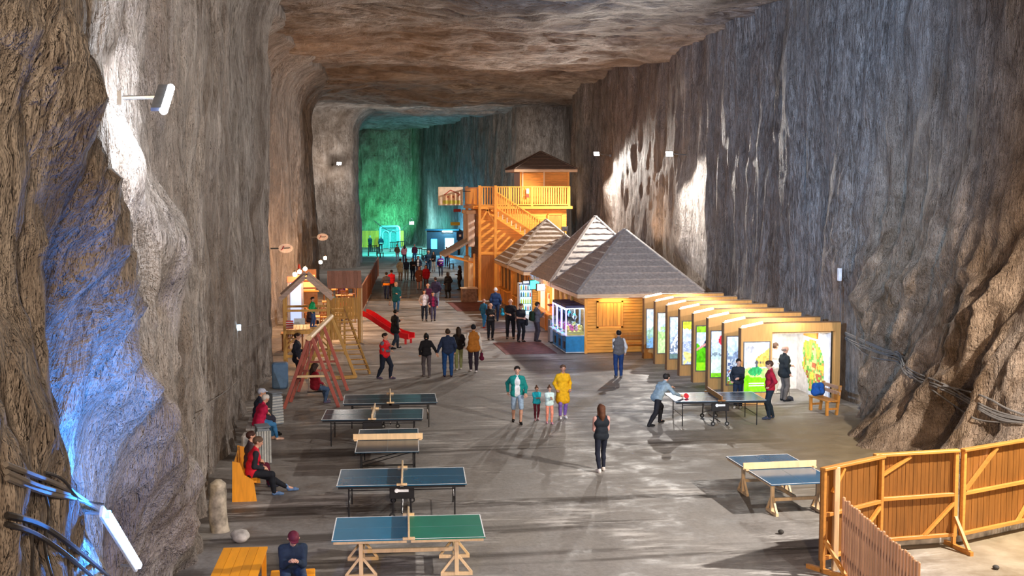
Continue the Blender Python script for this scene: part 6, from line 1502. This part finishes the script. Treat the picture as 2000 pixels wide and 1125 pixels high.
one_box('housing', (0, 0, 0.02), (1.2, 0.07, 0.04), STEEL, el_); one_box('tube', (0, 0, -0.012), (1.15, 0.04, 0.024), glow('added_eave_tube', (1.0, 0.75, 0.45), 3), el_)
lamp('AREA', (12.3, 49.18, 2.36), (1.0, 0.66, 0.34), 16, 1.1)  # eave fixture and its light are added to brighten the plank front
# the blue tube lamp low on the near left wall
xm = on_wall(243, 1055, BL_, 0.0).x + 0.42
a_, b2 = Vector(on_x(212, 1003, xm)), Vector(on_x(274, 1106, xm))
tl_ = empty('tube_lamp', b2, 0, 'glowing blue-white tube lamp low on the near left rock', 'lamp')
a3 = a_ - b2; dv = -a3.normalized()
MB().tube([a3 * 0.97, a3 * 0.03], 0.035, 12).build('tube', glow('tube_blue', (0.55, 0.80, 1.0), 16), tl_, True)
bk = (Vector((-1, 0, 0.1)) - dv * Vector((-1, 0, 0.1)).dot(dv)).normalized() * 0.065
one_bar('housing', a3 * 1.03 + bk, a3 * -0.03 + bk, 0.13, 0.05, WHITE_P, tl_, tuple(bk), 0.01)
for q in (a3 * 0.985, a3 * 0.015): one_box('end_cap', q + bk * 0.4, (0.09, 0.06, 0.09), WHITE_P, tl_, 0.01)
one_tube('hanger', [a3 + bk, a3 + bk * 4], 0.02, STEEL, tl_, 6); one_tube('hanger', [bk * 1.0, bk * 4], 0.02, STEEL, tl_, 6)
jb = empty('junction_box', on_wall(1640, 536, BR_, 0.06), 0, 'small white box fixed high on the right rock above the last frame', 'box')
one_box('case', (0, 0, 0), (0.10, 0.16, 0.42), WHITE_P, jb, 0.01); one_tube('conduit', [(0.03, 0, -0.2), (0.08, 0.05, -1.6)], 0.015, CABLE, jb, 6)
# popcorn cart between the claw machines and the stall
pc_ = empty('popcorn_cart', (10.55, 53.35, 0), 0, 'grey popcorn cart with a warm lit glass top behind the claw machines', 'cart')
one_box('cabinet', (0, 0, 0.55), (0.62, 0.55, 1.0), plain('cart_grey', (0.30, 0.28, 0.30), 0.4), pc_, 0.02); one_box('glass_case', (0, 0, 1.36), (0.58, 0.5, 0.6), glass('claw_glass'), pc_)
one_box('popcorn_heap', (0, 0, 1.14), (0.5, 0.42, 0.14), plain('popcorn', (0.8, 0.62, 0.25), 0.9, 0, 0.3, 20), pc_, 0.05); one_box('roof_cap', (0, 0, 1.70), (0.66, 0.58, 0.08), plain('cart_red', (0.4, 0.03, 0.03)), pc_, 0.02)
one_box('lamp_bar', (0, 0, 1.645), (0.4, 0.1, 0.02), glow('cart_lamp', (1.0, 0.7, 0.4), 8), pc_)
for x in (-0.26, 0.26):
    for y in (-0.22, 0.22): one_box('caster', (x, y, 0.025), (0.05, 0.05, 0.05), RUBBER, pc_)
# ================================================================== cables slung along the walls
def catmull(pts, n=10):
    P = [np.array(q, float) for q in pts]; P = [2 * P[0] - P[1]] + P + [2 * P[-1] - P[-2]]; out = []
    for i in range(1, len(P) - 2):
        for k in range(n):
            t = k / n; out.append(0.5 * ((2 * P[i]) + (P[i + 1] - P[i - 1]) * t + (2 * P[i - 1] - 5 * P[i] + 4 * P[i + 1] - P[i + 2]) * t * t + (3 * P[i] - P[i - 1] - 3 * P[i + 1] + P[i + 2]) * t ** 3))
    out.append(P[-2]); return out
def cable(label, pts, tree, r, mat, group, off=0.07, smooth=7):
    w = [on_wall(x, y, tree, off) for x, y in catmull(pts, 8)]; w = np.array([tuple(q) for q in w if q is not None])
    k = np.ones(smooth) / smooth; pd = smooth // 2
    w2 = np.stack([np.convolve(np.pad(w[:, i], pd, mode='edge'), k, 'valid') for i in range(3)], 1)
    w2[:, 0] += 0.05 * (1 if tree is BL_ else -1)
    c = w2[0].copy(); o = MB().tube([tuple(q - c) for q in w2], r, 6).build('cable', mat, None, True); o.location = tuple(c)
    return tag(o, label, 'cable', group)
rc = random.Random(5)
main = [(1648, 652), (1690, 670), (1730, 687), (1762, 694), (1768, 718), (1795, 738), (1850, 758), (1905, 788), (1955, 812), (2010, 822)]
for i in range(5):
    cable('grey cable of the bundle slung along the right rock wall', [(x + rc.uniform(-2, 2), y + (i - 2) * 3.0 + rc.uniform(-3, 3)) for x, y in main], BR_, 0.022, CABLE, 'cable bundle on the right wall')
cable('grey cable sagging below the bundle on the right rock wall', [(1652, 655), (1690, 690), (1725, 702), (1758, 706), (1770, 725), (1830, 765), (1880, 800), (1920, 822), (2010, 826)], BR_, 0.02, CABLE, None)
cable('grey cable leaving the bundle upward on the right rock wall', [(1840, 752), (1890, 763), (1935, 778), (1970, 798), (2010, 812)], BR_, 0.024, CABLE, None)
for i, pts in enumerate([[(-10, 905), (50, 928), (110, 950), (170, 985), (210, 1000)], [(-10, 918), (60, 950), (130, 968), (200, 1004)], [(-10, 930), (70, 962), (140, 975), (195, 998)]]):
    cable('brown grey cable of the bundle leading to the tube lamp', pts, BL_, 0.022, CABLE, 'cable bundle at the tube lamp')
cable('thick black cable running down the near left rock', [(-10, 1005), (60, 1022), (120, 1060), (170, 1098), (215, 1135)], BL_, 0.026, CABLE_D, None)
cable('second thick black cable beside the running down one', [(-10, 1022), (50, 1040), (110, 1078), (160, 1118), (180, 1135)], BL_, 0.022, CABLE_D, None)
cable('thin black cable hanging straight down the near left rock', [(45, 1020), (50, 1070), (48, 1135)], BL_, 0.014, CABLE_D, None)
cable('thin black cable looping from the bundle on the near left rock', [(62, 930), (85, 1000), (72, 1060), (92, 1135)], BL_, 0.012, CABLE_D, None)
cable('thin dark cable arching over the bundle to the lamp', [(70, 922), (110, 935), (145, 975), (200, 985)], BL_, 0.013, CABLE_D, None)
cable('pale thin cable on the left rock behind the salt pillar', [(370, 832), (400, 790), (430, 770), (462, 742)], BL_, 0.012, CABLE, None, 0.03)
cable('pale thin cable running from the small blue lamp along the left rock', [(470, 640), (500, 632), (540, 618)], BL_, 0.012, CABLE, None, 0.03)
q0, q1 = Vector((5.0, 112.5, 4.0)), Vector((10.6, 138.6, 3.35))
fc_ = MB().tube([tuple(q0.lerp(q1, t) - q0 + Vector((0, 0, -1.2 * math.sin(math.pi * t)))) for t in np.linspace(0, 1, 14)], 0.03, 6).build('cable', CABLE, None, True); fc_.location = q0; tag(fc_, 'slack cable hanging across the green far chamber', 'cable')
